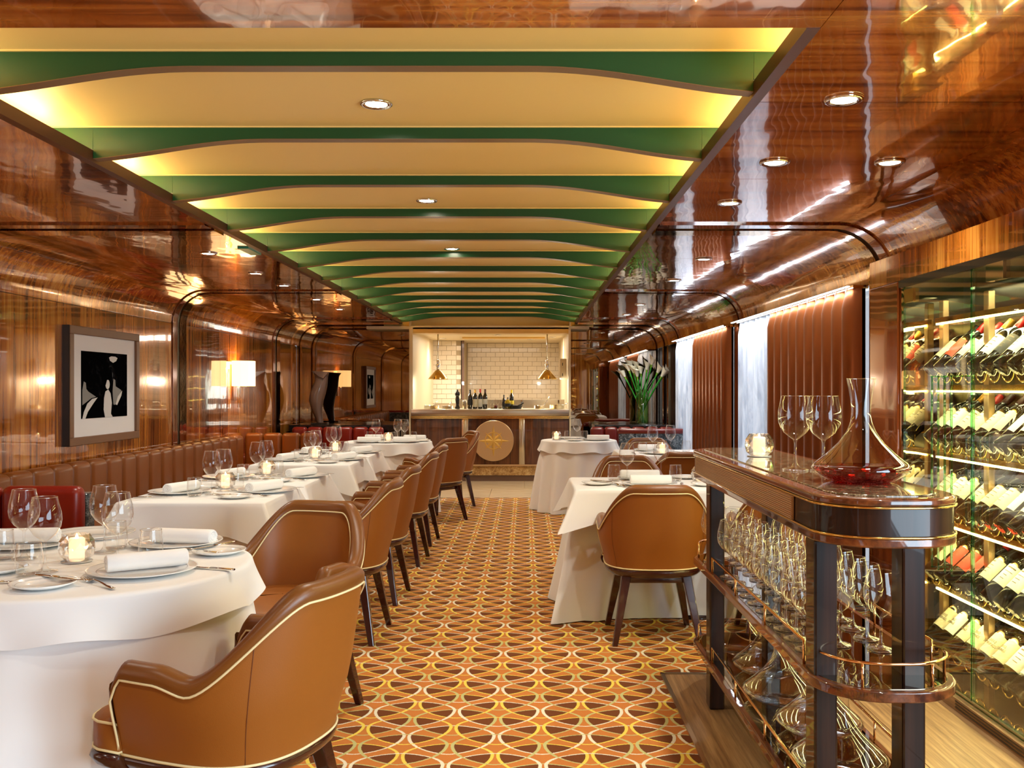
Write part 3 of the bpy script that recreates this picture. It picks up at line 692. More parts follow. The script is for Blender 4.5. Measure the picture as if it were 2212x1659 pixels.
# pull handle: folded glass strips
m = MB()
for yy in (3.72, 3.78, 3.84, 3.90): m.box(CXF - 0.075, CXF - 0.067, yy, yy + 0.006, 0.56, 1.35)
m.box(CXF - 0.075, CXF, 3.72, 3.726, 1.344, 1.35).box(CXF - 0.075, CXF, 3.90, 3.906, 1.344, 1.35).box(CXF - 0.075, CXF, 3.72, 3.726, 0.56, 0.566).box(CXF - 0.075, CXF, 3.90, 3.906, 0.56, 0.566)
m.build('handle', 'edge_glass', cab)
MB().box(CXF - 0.02, CXF + 0.34, 2.0, 4.43, 0.0, 0.055).build('plinth', 'oak_floor', cab)
for zz in (0.018, 0.030, 0.042): MB().box(CXF - 0.022, CXF - 0.019, 3.0, 3.8, zz, zz + 0.005).build('vent_slot', 'dark_channel', cab)
XRK = 1.90
PY = [2.62, 3.05, 3.48, 3.90, 4.32]
for y in PY:
    MB().rbox(XRK, XRK + 0.03, y - 0.02, y + 0.02, 0.075, 1.70, 0.003, 1, smooth=False).build('upright', 'champagne', cab)
SZ = [1.594, 1.287, 0.987, 0.686, 0.386]
for zs in SZ:
    MB().box(XRK - 0.01, XRK + 0.01, Y0c, 4.36, zs + 0.004, zs + 0.026).build('shelf_rail', 'brass', cab)
    MB().box(XRK - 0.014, XRK - 0.006, Y0c, 4.34, zs - 0.006, zs + 0.002).build('light_strip', 'led_warm', cab)
    area('rack_glow', (XRK - 0.02, 3.2, zs - 0.012), (0, R(15), 0), 0.03, 2.0, 3.0, (1.0, 0.88, 0.46), 170)
area('rack_glow', (XRK + 0.08, 3.2, 1.74), (0, 0, 0), 0.05, 2.0, 6, (1.0, 0.88, 0.46), 170)
# bottles: laid side by side, punt towards the glass, neck up and back
wb_root = thing('wine_bottle', 'x', 'bottle')
prof = [(0.0001, 0.006), (0.030, 0.0), (0.038, 0.006), (0.038, 0.185), (0.034, 0.205), (0.017, 0.235), (0.0145, 0.25), (0.0145, 0.285)]
MB().lathe(prof, 20).build('body', 'bottle_glass', wb_root)
cap_me = {}
for c in ('cap_red', 'cap_dark', 'cap_black', 'cap_gold'):
    cap_me[c] = MB().lathe([(0.0155, 0.245), (0.016, 0.297), (0.014, 0.30), (0.0001, 0.30)], 16).mesh('capsule', c)
lab_me = {}
for c in ('label_cream', 'label_white', 'label_red', 'label_dark'):
    mm = MB(); rows = []
    for z in (0.075, 0.172): rows.append([(0.0388 * math.cos(a), 0.0388 * math.sin(a), z) for a in [R(180 + t) for t in range(-75, 76, 10)]])
    lab_me[c] = mm.grid(rows, True).mesh('label', c)
def ink_mesh(seed):
    rnd = random.Random(seed); mm = MB()
    for k2 in range(4):
        z = 0.155 - 0.018 * k2; wd = rnd.uniform(12, 30); th_ = 0.003 if k2 else 0.006
        rows = []
        for zz in (z, z + th_): rows.append([(0.0392 * math.cos(a), 0.0392 * math.sin(a), zz) for a in [R(180 + wd * t) for t in (-1, -0.5, 0, 0.5, 1)]])
        mm.grid(rows, True)
    return mm.mesh('print', 'ink')
inks = [ink_mesh(i) for i in range(3)]
def text_mesh(body, size, mat, name='print'):
    cu = bpy.data.curves.new('t', 'FONT'); cu.body = body; cu.size = size; cu.align_x = 'CENTER'; cu.extrude = 0.0003
    o = bpy.data.objects.new('t', cu); C.objects.link(o); dg = bpy.context.evaluated_depsgraph_get(); dg.update()
    me = bpy.data.meshes.new_from_object(o.evaluated_get(dg)); bpy.data.objects.remove(o)
    me.name = name; me.materials.clear(); me.materials.append(M[mat]); return me
t_year = text_mesh('2012\nSPRINGS', 0.017, 'ink')
cradle_me = MB()
for xo in (0.0,):
    pts = [(0, -0.052, 0.062)] + [(0, 0.046 * math.sin(a), 0.046 - 0.046 * math.cos(a)) for a in [R(t) for t in range(-80, 81, 16)]] + [(0, 0.052, 0.062)]
cradle_me = MB().tube(pts, 0.0035, 6).mesh('cradle', 'brass')
ROWN = ['top', 'second', 'middle', 'fourth', 'lowest']
ON = ['first', 'second', 'third', 'fourth', 'fifth', 'sixth', 'seventh', 'eighth', 'ninth', 'tenth', 'eleventh', 'twelfth', 'thirteenth', 'fourteenth', 'fifteenth']
CN = {'label_cream': 'cream', 'label_white': 'white', 'label_red': 'red-orange', 'label_dark': 'dark'}
tilt = R(46); first = True
for ri in range(5):
    zb = SZ[ri] - 0.225
    seq = {0: ['label_cream', 'label_red', 'label_cream', 'label_cream', 'label_white', 'label_dark', 'label_white', 'label_cream', 'label_white', 'label_cream', 'label_white', 'label_cream'],
           3: ['label_cream', 'label_red', 'label_red', 'label_red', 'label_cream', 'label_white', 'label_white', 'label_white', 'label_cream', 'label_cream', 'label_white', 'label_cream']}.get(ri,
           ['label_cream', 'label_white', 'label_cream', 'label_cream', 'label_cream', 'label_cream', 'label_white', 'label_white', 'label_cream', 'label_cream', 'label_white', 'label_white'])
    j = 0
    for y in [4.26 - 0.106 * q for q in range(16)]:
        if min(abs(y - p) for p in PY) < 0.001: continue
        if j >= 12 or y < 2.9: break
        lbn = seq[j]; rnd = random.Random(ri * 50 + j)
        lb = '%s wine bottle from the far post in the %s lit row, %s label' % (ON[j], ROWN[ri], CN[lbn])
        loc = (CXF + 0.07, y, zb)
        if first:
            o = wb_root; o.location = loc; o['label'] = lb; o['group'] = 'wine bottles in the cabinet'; first = False
        else:
            o = wb_root.copy(); C.objects.link(o); o.location = loc; o['label'] = lb
            b_ = wb_root.children[0].copy(); C.objects.link(b_); b_.parent = o
        o.rotation_euler = (0, tilt + rnd.uniform(-0.03, 0.03), 0)
        inst('capsule', cap_me[rnd.choice(['cap_red', 'cap_dark', 'cap_black', 'cap_black', 'cap_gold'])], o)
        lo = inst('label', lab_me[lbn], o, rot=(0, 0, rnd.uniform(-0.5, 0.5)))
        if ri == 4 and j < 6:
            inst('print', t_year, lo, (-0.0392, 0, 0.128), (R(90), 0, R(-90)))
        else:
            inst('print', inks[j % 3], lo)
        inst('cradle', cradle_me, cab, (CXF + 0.10, y, zb - 0.045))
        inst('cradle', cradle_me, cab, (CXF + 0.20, y, zb + 0.02))
        j += 1

# ---------------------------------------------------------------- banquettes
def channel_mesh(w_, h, d, mat):
    return MB().rbox(-w_ / 2 + 0.001, w_ / 2 - 0.001, 0, d, 0, h, min(0.045, w_ * 0.35), 5).mesh('channel', mat)
def bench(name, label, cx, cy, ang, length, n, mat, zs=0.43, ztop=0.78, depth=0.58, grp=None, bd=0.12):
    """back runs along local x from 0 to length; the sitter faces local -y."""
    t = thing(name, label, 'bench', (cx, cy, 0), ang, grp); w_ = length / n
    me = channel_mesh(w_, ztop - zs + 0.05, bd, mat)
    for i in range(n): inst('channel', me, t, (w_ * (i + 0.5), 0, zs - 0.05))
    MB().rbox(0, length, -depth, 0.01, zs - 0.15, zs, 0.03, 3).build('seat', mat, t)
    MB().box(0.01, length - 0.01, -depth + 0.04, bd + 0.0, 0.0, zs - 0.15).build('base', 'black_gloss', t)
    MB().box(0.01, length - 0.01, bd - 0.02, bd + 0.0, zs - 0.15, ztop - 0.06).build('back_board', 'black_gloss', t)
    return t
# long bench along the panelled wall: back faces +x
bench('banquette', 'long channel-tufted tan leather banquette along the panelled wall', -3.10, 5.22, R(90), 5.26, 20, 'leather_bench', bd=0.13)
bench('banquette', 'short end section of the tan leather banquette facing the camera', -3.23, 10.90, 0, 0.85, 4, 'leather_bench', depth=0.4)
bench('banquette', 'dark red booth back behind the nearest round table', -3.2, 4.98, 0, 0.86, 2, 'leather_red', depth=0.5, grp='red booths', bd=0.10)
bench('banquette', 'bright red booth back below the tall dark sculpture', -3.1, 12.58, 0, 1.22, 6, 'leather_red', depth=0.5, grp='red booths')
bench('banquette', 'burgundy booth back below the calla lilies', 0.88, 12.60, 0, 1.10, 6, 'leather_oxblood', depth=0.5, bd=0.12)
tag(MB().rbox(-3.22, -2.34, 5.07, 5.16, 0.0, 0.735, 0.01, 2, smooth=False).build('booth_divider', 'marble_grey'), 'grey marble divider edge behind the nearest dark red booth', 'divider')
t = thing('booth_divider', 'grey marble low wall with burgundy cushion top beside the sheer curtain', 'divider')
MB().box(1.15, 1.96, 11.55, 11.70, 0.0, 0.74).build('wall_panel', 'marble_grey', t)
MB().rbox(1.14, 1.96, 11.54, 11.74, 0.735, 0.80, 0.025, 3).build('cushion', 'leather_oxblood', t)
for xa, xb, lb in ((-3.2, -1.75, 'dark ledge behind the red booth carrying the sculpture'), (0.95, 1.98, 'dark ledge behind the burgundy booth carrying the lily vase')):
    tag(MB().rbox(xa, xb, 12.84, 13.44, 0.72, 0.80, 0.006, 2, smooth=False).box(xa + 0.02, xb - 0.02, 12.86, 13.44, 0.0, 0.72).build('ledge', 'black_gloss'), lb, 'ledge', 'dark ledges before the mirror wall')

# ---------------------------------------------------------------- sculpture
def lofted(sections, n=28):
    rows = []
    for z, cx_, cy_, rx, ry, tw_ in sections:
        rows.append([(cx_ + rx * math.cos(a) * math.cos(tw_) - ry * math.sin(a) * math.sin(tw_), cy_ + rx * math.cos(a) * math.sin(tw_) + ry * math.sin(a) * math.cos(tw_), z)
                     for a in [2 * PI * k / n for k in range(n)]])
    return rows
t = thing('sculpture', 'tall dark bronze abstract torso sculpture on the ledge behind the red booth', 'sculpture', (-2.83, 13.1, 0.80))
S = [(0.02, 0.0, 0, .045, .05, 0), (0.10, -0.02, 0, .055, .055, .1), (0.20, -0.045, 0, .075, .07, .2), (0.32, -0.05, 0, .098, .08, .3), (0.42, -0.03, 0, .108, .08, .35), (0.52, 0.0, 0, .10, .075, .35), (0.60, 0.02, 0, .085, .06, .3), (0.66, 0.02, 0, .09, .055, .2), (0.72, 0.015, 0, .112, .05, .1)]
m = MB(); m.grid(lofted(S), True, True); m.f.append(tuple(range(len(m.v) - 28, len(m.v)))); m.sm.append(False); m.build('torso', 'bronze_dark', t)
m = MB(); m.add([(-0.10, -0.06, 0.735), (0.13, -0.055, 0.72), (0.06, -0.085, 0.63), (0.0, -0.09, 0.66), (-0.10, -0.05, 0.73), (0.13, -0.045, 0.715), (0.06, -0.06, 0.62), (0.0, -0.065, 0.65)],
               [(0, 1, 2, 3), (7, 6, 5, 4), (0, 4, 5, 1), (1, 5, 6, 2), (2, 6, 7, 3), (3, 7, 4, 0)]).build('collar', 'bronze_dark', t)
MB().rbox(-0.11, 0.11, -0.09, 0.09, 0, 0.022, 0.004, 2, smooth=False).build('base', 'black_gloss', t)

# ---------------------------------------------------------------- calla lilies
t = thing('vase', 'tall clear glass cylinder vase of stems and water on the dark ledge', 'vase', (1.63, 13.12, 0.80))
MB().lathe([(0.0001, 0.002), (0.086, 0.002), (0.09, 0.01), (0.09, 0.48), (0.086, 0.48), (0.086, 0.012)], 32).build('body', 'vase_glass', t)
MB().lathe([(0.0001, 0.012), (0.083, 0.012), (0.083, 0.36), (0.0001, 0.36)], 24).build('water', 'water_green', t)
def lily(i, bx, by, tx, ty, tz, lb):
    t = thing('calla_lily', lb, 'flower', (1.63, 13.12, 0.80), 0, 'calla lilies in the tall vase')
    p0 = Vector((bx, by, 0.015)); p2 = Vector((tx, ty, tz)); p1 = Vector((bx * -0.3 + tx * 0.22, by * -0.3 + ty * 0.22, tz * 0.55))
    P = [(p0 * (1 - u) ** 2 + p1 * 2 * u * (1 - u) + p2 * u * u) for u in [q / 10 for q in range(11)]]
    MB().tube(P, [0.0085] * 9 + [0.009, 0.011], 8).build('stem', 'stem_green', t)
    d = (P[-1] - P[-2]).normalized(); u_ = d.cross(Vector((0, 1, 0.2))).normalized(); v_ = d.cross(u_)
    rows = []; L_ = 0.14
    for q in range(8):
        f = q / 7; r = 0.011 + 0.045 * f ** 1.7; row = []
        for k2 in range(13):
            a = 2 * PI * k2 / 12 * 0.97; tip = (0.05 * f * f * max(0, math.cos(a)) ** 2); rr = r * (1 + 0.25 * f * math.cos(a))
            row.append(tuple(P[-1] + d * (L_ * f + tip - 0.02 * f * max(0, -math.cos(a))) + u_ * rr * math.cos(a) + v_ * rr * math.sin(a)))
        rows.append(row)
    MB().grid(rows[:3], True).build('calyx', 'stem_light', t)
    MB().grid(rows[2:], True).build('petal', 'petal', t)
    MB().tube([P[-1] + d * 0.03, P[-1] + d * 0.11], 0.006, 6).build('spadix', 'spadix', t)
lil = [(-0.22, 0.02, 0.62), (-0.17, -0.03, 0.70), (-0.11, -0.05, 0.67), (-0.06, 0.04, 0.72), (-0.13, 0.06, 0.74), (-0.02, -0.04, 0.66), (0.06, 0.0, 0.71), (0.12, -0.02, 0.78), (0.19, -0.03, 0.67), (0.28, 0.03, 0.64), (-0.07, -0.08, 0.62), (0.24, -0.05, 0.62)]
for i, (x, y, z) in enumerate(lil):
    side = 'kitchen side' if x < 0 else 'curtain side'; rk = sorted([abs(q[0]) for q in lil if (q[0] < 0) == (x < 0)], reverse=True).index(abs(x))
    lily(i, -x * 0.2, -y * 0.3, x, y, z, '%s white calla lily counted from the %s edge of the bouquet' % (ON[rk], side))

# ---------------------------------------------------------------- framed photograph
t = thing('framed_photograph', 'framed black and white photograph of smokers and a woman in white on the panelled wall', 'picture')
fy0, fy1, fz0, fz1, fx = 6.66, 7.86, 0.885, 1.745, XL
for (a, b, c, d) in ((fy0, fy1, fz1 - 0.06, fz1), (fy0, fy1, fz0, fz0 + 0.06), (fy0, fy0 + 0.06, fz0 + 0.06, fz1 - 0.06), (fy1 - 0.06, fy1, fz0 + 0.06, fz1 - 0.06)):
    MB().rbox(fx, fx + 0.055, a, b, c, d, 0.004, 1, smooth=False).build('frame', 'frame_wood', t)
MB().box(fx - 0.0, fx + 0.05, fy0 - 0.006, fy0, fz0, fz1).build('frame_side', 'frame_black', t)
MB().box(fx + 0.03, fx + 0.036, fy0 + 0.06, fy1 - 0.06, fz0 + 0.06, fz1 - 0.06).build('mat_board', 'photo_mat', t)
py0, py1, pz0, pz1 = fy0 + 0.20, fy1 - 0.21, fz0 + 0.19, fz1 - 0.175
MB().box(fx + 0.036, fx + 0.038, py0, py1, pz0, pz1).build('photo', 'photo_print', t)
def shp(pts, mat, lev, nm):
    poly = [(py0 + (py1 - py0) * u, pz0 + (pz1 - pz0) * v) for u, v in pts]
    MB().prism(poly, fx + 0.038, fx + 0.038 + 0.0006 * lev, 'x').build(nm, mat, t)
def ell(cu, cv, ru, rv, n=14): return [(cu + ru * math.cos(2 * PI * k / n), cv + rv * math.sin(2 * PI * k / n)) for k in range(n)]
shp([(0, 0), (0, .2), (.3, .16), (.6, .2), (1, .16), (1, 0)], 'photo_black', 1, 'printed_shape')
shp([(.02, .0), (.05, .1), (.12, .22), (.22, .29), (.33, .31), (.24, .22), (.13, .1), (.08, 0)], 'photo_white', 2, 'printed_shape')
shp([(.02, .2), (.02, .42), (.05, .55), (.09, .53), (.10, .44), (.14, .40), (.30, .32), (.2, .3)], 'photo_grey', 1, 'printed_shape')
shp([(.49, .0), (.46, .12), (.47, .3), (.50, .40), (.56, .43), (.61, .37), (.64, .22), (.62, .05), (.66, 0)], 'photo_white', 3, 'printed_shape')
shp(ell(.545, .51, .045, .075), 'photo_white', 4, 'printed_shape')
shp([(.50, .5), (.49, .57), (.52, .62), (.58, .62), (.60, .54), (.57, .58), (.53, .58)], 'photo_black', 5, 'printed_shape')
shp([(.69, .1), (.66, .4), (.68, .6), (.72, .58), (.73, .48), (.86, .42), (.84, .34), (.76, .25)], 'photo_grey', 1, 'printed_shape')
shp([(.73, .2), (.78, .32), (.88, .41), (.86, .33), (.80, .24), (.76, .18)], 'photo_white', 2, 'printed_shape')
shp([(.58, .93), (.60, .88), (.67, .85), (.74, .88), (.77, .93), (.72, .95), (.63, .95)], 'photo_white', 2, 'printed_shape')

# ---------------------------------------------------------------- wall lamp
t = thing('wall_lamp', 'glowing rectangular linen-shaded wall lamp between picture and sculpture', 'lamp', (XL, 10.57, 1.46))
sh = []
for z in (-0.14, 0.14):
    sh.append([(0.03, -0.16, z), (0.13, -0.16, z), (0.20, -0.12, z), (0.235, -0.04, z), (0.235, 0.04, z), (0.20, 0.12, z), (0.13, 0.16, z), (0.03, 0.16, z)])
m = MB(); m.grid(sh, False); m.build('lamp_shade', 'shade_linen', t)
MB().box(0.0, 0.02, -0.06, 0.06, -0.30, 0.10).build('back_plate', 'bronze_dark', t)
for yy in (-0.03, 0.03): MB().tube([(0.06, yy, -0.38), (0.06, yy, 0.05)], 0.006, 8).build('rod', 'chrome', t)
MB().box(0.0, 0.14, -0.006, 0.006, -0.15, -0.142).build('bracket', 'chrome', t)
point('wall_lamp_glow', (XL + 0.11, 10.57, 1.50), 9, (1.0, 0.66, 0.32))
MB().box(XTL - 0.12, XTL - 0.05, 6.05, 6.35, HC - 0.01, HC).build('exit_sign_plate', 'green_sign', ce)
# ---------------------------------------------------------------- tub chairs
A_ = 0.283; BK = 0.27; ARM = 0.17
def plan_pts(n=41):
    """the U the shell follows, from one arm front round the back to the other: (x, y, nx, ny, s)"""
    P = []
    for k in range(61):
        a = PI * k / 60        # 0: +x side, 90deg: back, 180: -x side
        c, s_ = math.cos(a), math.sin(a); e = 0.78
        P.append((A_ * math.copysign(abs(c) ** e, c), -BK * abs(s_) ** e))
    P = [(A_ - 0.012, ARM), (A_ - 0.006, ARM * 0.66), (A_ - 0.001, ARM * 0.33)] + P + [(-A_ + 0.001, ARM * 0.33), (-A_ + 0.006, ARM * 0.66), (-A_ + 0.012, ARM)]
    L = [0]
    for a, b in zip(P, P[1:]): L.append(L[-1] + math.hypot(b[0] - a[0], b[1] - a[1]))
    T = L[-1]; out = []; j = 0
    for i in range(n):
        s = T * i / (n - 1)
        while j < len(L) - 2 and L[j + 1] < s: j += 1
        u = (s - L[j]) / max(1e-9, L[j + 1] - L[j]); out.append((P[j][0] + (P[j + 1][0] - P[j][0]) * u, P[j][1] + (P[j + 1][1] - P[j][1]) * u, s - T / 2))
    res = []
    for i, p in enumerate(out):
        a, b = out[max(0, i - 1)], out[min(n - 1, i + 1)]; tx, ty = b[0] - a[0], b[1] - a[1]; l = math.hypot(tx, ty)
        res.append((p[0], p[1], ty / l, -tx / l, p[2]))   # outward normal
    return res, T
PL, TT = plan_pts(85)
if PL[42][3] > 0: PL = [(x, y, -nx, -ny, s) for x, y, nx, ny, s in PL]
def ztop(s):
    s = abs(s); z = 0.605 + 0.215 * (1 - sstep(0.125, 0.415, s)) + 0.024 * sstep(0.38, 0.50, s)
    return z - 0.05 * sstep(TT / 2 - 0.035, TT / 2, s) ** 2
ZB = 0.385
def lean(z): return -0.05 * sstep(0.45, 0.85, z)
def shell_pt(p, off, z):
    x, y, nx, ny, s = p
    k = 1 - 0.13 * (1 - sstep(ZB - 0.02, 0.56, z))
    bk = max(0, -y) / BK
    return ((x - nx * off) * k, (y - ny * off) * (k if y < 0 else 1) + lean(z) * bk, z)
TH = 0.044
def rim_loop(p):
    """points over the top, from outside to inside"""
    zt = ztop(p[4]); hb = 0.040
    pts = [shell_pt(p, -0.004, zt - hb - 0.004)]
    for k in range(9):
        a = PI * k / 8; pts.append(shell_pt(p, TH / 2 - (TH / 2 + 0.007) * math.cos(a), zt - 0.026 + 0.026 * math.sin(a) if 0 < k < 8 else zt - 0.030))
    pts.append(shell_pt(p, TH + 0.004, zt - hb - 0.004)); return pts
def make_chair():
    t = thing('tub_chair', 'x', 'chair')
    m = MB(); rows = []
    for p in PL:
        zt = ztop(p[4]) - 0.042
        rows.append([shell_pt(p, 0, ZB + (zt - ZB) * q / 6) for q in range(7)])
    m.grid(rows, True)
    rows = []
    for p in PL:
        zt = ztop(p[4]) - 0.042
        rows.append([shell_pt(p, TH + 0.006 * math.sin(PI * q / 6), ZB + (zt - ZB) * q / 6) for q in range(7)])
    m.grid(rows, True)
    m.build('backrest', 'leather', t)
    m = MB(); m.grid([rim_loop(p) for p in PL], True)
    for p, fwd in ((PL[0], 1), (PL[-1], 1)):          # arm fronts
        zt = ztop(p[4]); cols = []
        for k in range(7):
            a = PI * k / 6; off = TH / 2 - (TH / 2 + 0.004) * math.cos(a); out = 0.020 * math.sin(a)
            cols.append([(lambda q: (q[0], q[1] + out, q[2]))(shell_pt(p, off, ZB + (zt - 0.008 - (0.026 * (1 - math.sin(a))) - ZB) * q2 / 6)) for q2 in range(7)])
        m.grid(cols, True)
    m.build('rim', 'leather_rim', t)
    m = MB()
    for off in (-0.006, TH + 0.006):
        pts = [shell_pt(p, off, ztop(p[4]) - 0.043) for p in PL]
        e0 = [(lambda q: (q[0], q[1] + 0.004, q[2]))(shell_pt(PL[0], off, ZB + (ztop(PL[0][4]) - 0.05 - ZB) * q / 6)) for q in range(7)]
        e1 = [(lambda q: (q[0], q[1] + 0.004, q[2]))(shell_pt(PL[-1], off, ZB + (ztop(PL[-1][4]) - 0.05 - ZB) * q / 6)) for q in range(7)]
        if off < 0: pts = e0 + pts + e1[::-1]
        m.tube(pts, 0.0032, 6)
    m.tube([shell_pt(p, -0.004, ZB + 0.002) for p in PL], 0.0036, 6)
    m.build('piping', 'piping', t)
    m = MB()
    for s0 in (-0.25, 0.25):
        p = min(PL, key=lambda q: abs(q[4] - s0)); m.tube([shell_pt(p, -0.0004, ZB + (ztop(p[4]) - 0.042 - ZB) * q / 8) for q in range(9)], 0.0011, 5)
    m.build('seam', 'seam', t)
    # seat: rounded front, fills the U
    def outline(inset, grow=0.0):
        pts = [(p[0] - p[2] * inset, p[1] - p[3] * inset) for p in PL]
        pts = [(x * 0.9, y * (0.9 if y < 0 else 1)) for x, y in pts]
        x1 = pts[-1][0]; fr = []
        for k in range(0, 13):
            a = PI - PI * k / 12; c_, s_ = math.cos(a), math.sin(a)
            fr.append((0.247 * math.copysign(abs(c_) ** 0.5, c_), 0.172 + (0.135 + grow) * abs(s_) ** 0.5))
        return pts + fr
    O = outline(TH + 0.004)
    cx_, cy_ = 0.0, 0.0
    def ring(sc_, z): return [(x * sc_, (y - 0.02) * sc_ + 0.02, z) for x, y in O]
    m = MB(); m.grid([ring(0.985, 0.388), ring(1.0, 0.396), ring(1.0, 0.455), ring(0.985, 0.468), ring(0.90, 0.480), ring(0.5, 0.486), ring(0.01, 0.487)], True, True)
    st = m.build('seat', 'leather', t)
    pp = MB(); pp.tube(ring(1.003, 0.462), 0.0035, 6, True); pp.tube(ring(1.003, 0.392), 0.0035, 6, True); pp.build('seat_piping', 'piping', st)
    # dark wooden base ring under shell and seat
    O2 = [(p[0] * 0.875, p[1] * (0.875 if p[1] < 0 else 1)) for p in PL] + [(x * 1.02, y) for x, y in O[len(PL):]]
    def ring2(sc_, z): return [(x * sc_, y * sc_, z) for x, y in O2]
    m = MB(); m.grid([ring2(0.01, 0.338), ring2(0.84, 0.338), ring2(0.94, 0.343), ring2(0.995, 0.356), ring2(1.02, 0.372), ring2(1.0, 0.385), ring2(0.01, 0.386)], True, True)
    m.build('base_ring', 'leg_wood', t)
    m = MB(); m.rbox(-0.17, 0.17, -0.16, -0.125, 0.305, 0.346, 0.008, 2).rbox(-0.17, 0.17, 0.125, 0.16, 0.305, 0.346, 0.008, 2).rbox(-0.16, -0.13, -0.14, 0.14, 0.315, 0.346, 0.006, 2).rbox(0.13, 0.16, -0.14, 0.14, 0.315, 0.346, 0.006, 2)
    m.build('under_frame', 'leg_wood', t)
    for sx in (-1, 1):
        for sy in (-1, 1):
            top = [(sx * 0.155, sy * 0.150, 0.348)]; a, b = 0.024, 0.0145; m = MB()
            q0 = (sx * 0.152, sy * 0.148, 0.348); q1 = (sx * 0.217, sy * 0.213, 0.0)
            vs = [(q0[0] + u * a, q0[1] + v * a, q0[2]) for u, v in ((-1, -1), (1, -1), (1, 1), (-1, 1))] + [(q1[0] + u * b, q1[1] + v * b, 0.0) for u, v in ((-1, -1), (1, -1), (1, 1), (-1, 1))]
            m.add(vs, [(0, 1, 2, 3), (7, 6, 5, 4), (0, 4, 5, 1), (1, 5, 6, 2), (2, 6, 7, 3), (3, 7, 4, 0)])
            lg = m.build('leg', 'leg_wood', t)
            md = lg.modifiers.new('bevel', 'BEVEL'); md.width = 0.004; md.segments = 2
    return t
chairP = Proto(make_chair())
def face(vx, vy): return math.atan2(-vx, vy)     # rotation that turns local +y towards (vx, vy)
def chair(x, y, vx, vy, lb, g): chairP.put((x, y, 0), face(vx, vy), lb, g)
GL, GR = 'tub chairs along the aisle', 'tub chairs at the window tables'
chair(-0.765, 2.53, -0.95, 0.33, 'largest orange-brown leather tub chair, back to the camera at the nearest round table', 'tub chairs at the nearest round table')
chair(-0.95, 3.76, -0.30, -0.95, 'orange leather tub chair on the far side of the nearest round table, inside visible', 'tub chairs at the nearest round table')
for i, (y, lb) in enumerate(((5.0, 'tub chair at the first square banquette table, seen side-on behind the nearest round table'), (5.88, 'tub chair at the second square banquette table in the aisle row'),
        (7.1, 'tub chair at the third square banquette table in the aisle row'), (7.98, 'tub chair at the fourth square banquette table in the aisle row'))):
    chair(-0.97, y, -1, 0.06, lb, GL)
chair(-0.88, 9.32, -0.75, 0.66, 'tub chair with its back to the camera at the distant round table', 'tub chairs at the distant round table')
chair(-0.83, 10.50, -0.93, -0.38, 'orange tub chair farthest down the aisle, inside visible beside the compass disc', 'tub chairs at the distant round table')
chair(0.672, 4.98, 0, 1, 'brown leather tub chair with its back to the camera before the window-side square table', GR)
chair(1.36, 4.97, 0.1, 1, 'tub chair half hidden behind the drinks cart glasses', GR)
chair(0.74, 6.48, 0.05, -1, 'brown tub chair on the far side of the window-side table, behind two wine glasses', GR)
chair(1.42, 6.30, 0, -1, 'tub chair on the far side of the window-side table, just beyond the cart corner', GR)
chair(1.22, 7.42, 0, 1, 'dark brown tub chair, back to the camera, before the small table near the curtains', GR)
chair(1.18, 8.86, 0.0, -1, 'tub chair behind the small table near the curtains, before the grey marble', GR)

# ---------------------------------------------------------------- dressed tables
def hem(m, rows): return m.grid(rows, True, True)
def round_dress(r, z0, zh, waves, amp, flare, seed, zt, ex=1.1):
    rnd = random.Random(seed); n = 144; rows = []; ph = [rnd.uniform(0, 6.28) for _ in range(3)]
    def wv(a): return math.sin(waves * a + ph[0] + 0.5 * math.sin(3 * a + ph[1])) * 0.7 + 0.3 * math.sin((waves // 2 + 1) * a + ph[2])
    for rr in (0.001, r * 0.5, r * 0.96): rows.append([(rr * math.cos(2 * PI * k / n), rr * math.sin(2 * PI * k / n), zt) for k in range(n)])
    for k2 in range(1, 4):
        a = PI / 2 * k2 / 3; rows.append([((r * 0.96 + r * 0.04 * math.sin(a)) * math.cos(2 * PI * k / n), (r * 0.96 + r * 0.04 * math.sin(a)) * math.sin(2 * PI * k / n), zt - 0.012 * (1 - math.cos(a))) for k in range(n)])
    for q in range(1, 9):
        f = q / 8; row = []
        for k in range(n):
            a = 2 * PI * k / n; w_ = wv(a); g_ = max(0.0, (f - 0.12) / 0.88) if zh < 0.1 else f; rr = r + g_ ** ex * (flare + amp * w_)
            row.append((rr * math.cos(a), rr * math.sin(a), (zt - 0.012) + (zh - zt + 0.012) * f + (0.018 * w_ * f if zh > 0.1 else 0)))
        rows.append(row)
    return rows
def rect_path(hx, hy, rc, n):
    """points round a rounded rectangle: (x, y, nx, ny, cornerness)"""
    pts = []
    per = [(hx - rc, hy, 'h')]
    seg = []
    corners = [((hx - rc, hy - rc), 0), ((-hx + rc, hy - rc), 90), ((-hx + rc, -hy + rc), 180), ((hx - rc, -hy + rc), 270)]
    for ci, ((cx_, cy_), a0) in enumerate(corners):
        for k in range(13):
            a = R(a0 + 90 * k / 12); pts.append((cx_ + rc * math.cos(a), cy_ + rc * math.sin(a), math.cos(a), math.sin(a), math.sin(PI * k / 12)))
        nx_ = corners[(ci + 1) % 4]; a1 = R(a0 + 90)
        x0, y0 = cx_ + rc * math.cos(a1), cy_ + rc * math.sin(a1); x1, y1 = nx_[0][0] + rc * math.cos(a1), nx_[0][1] + rc * math.sin(a1)
        for k in range(1, n): u = k / n; pts.append((x0 + (x1 - x0) * u, y0 + (y1 - y0) * u, math.cos(a1), math.sin(a1), 0.0))
    return pts
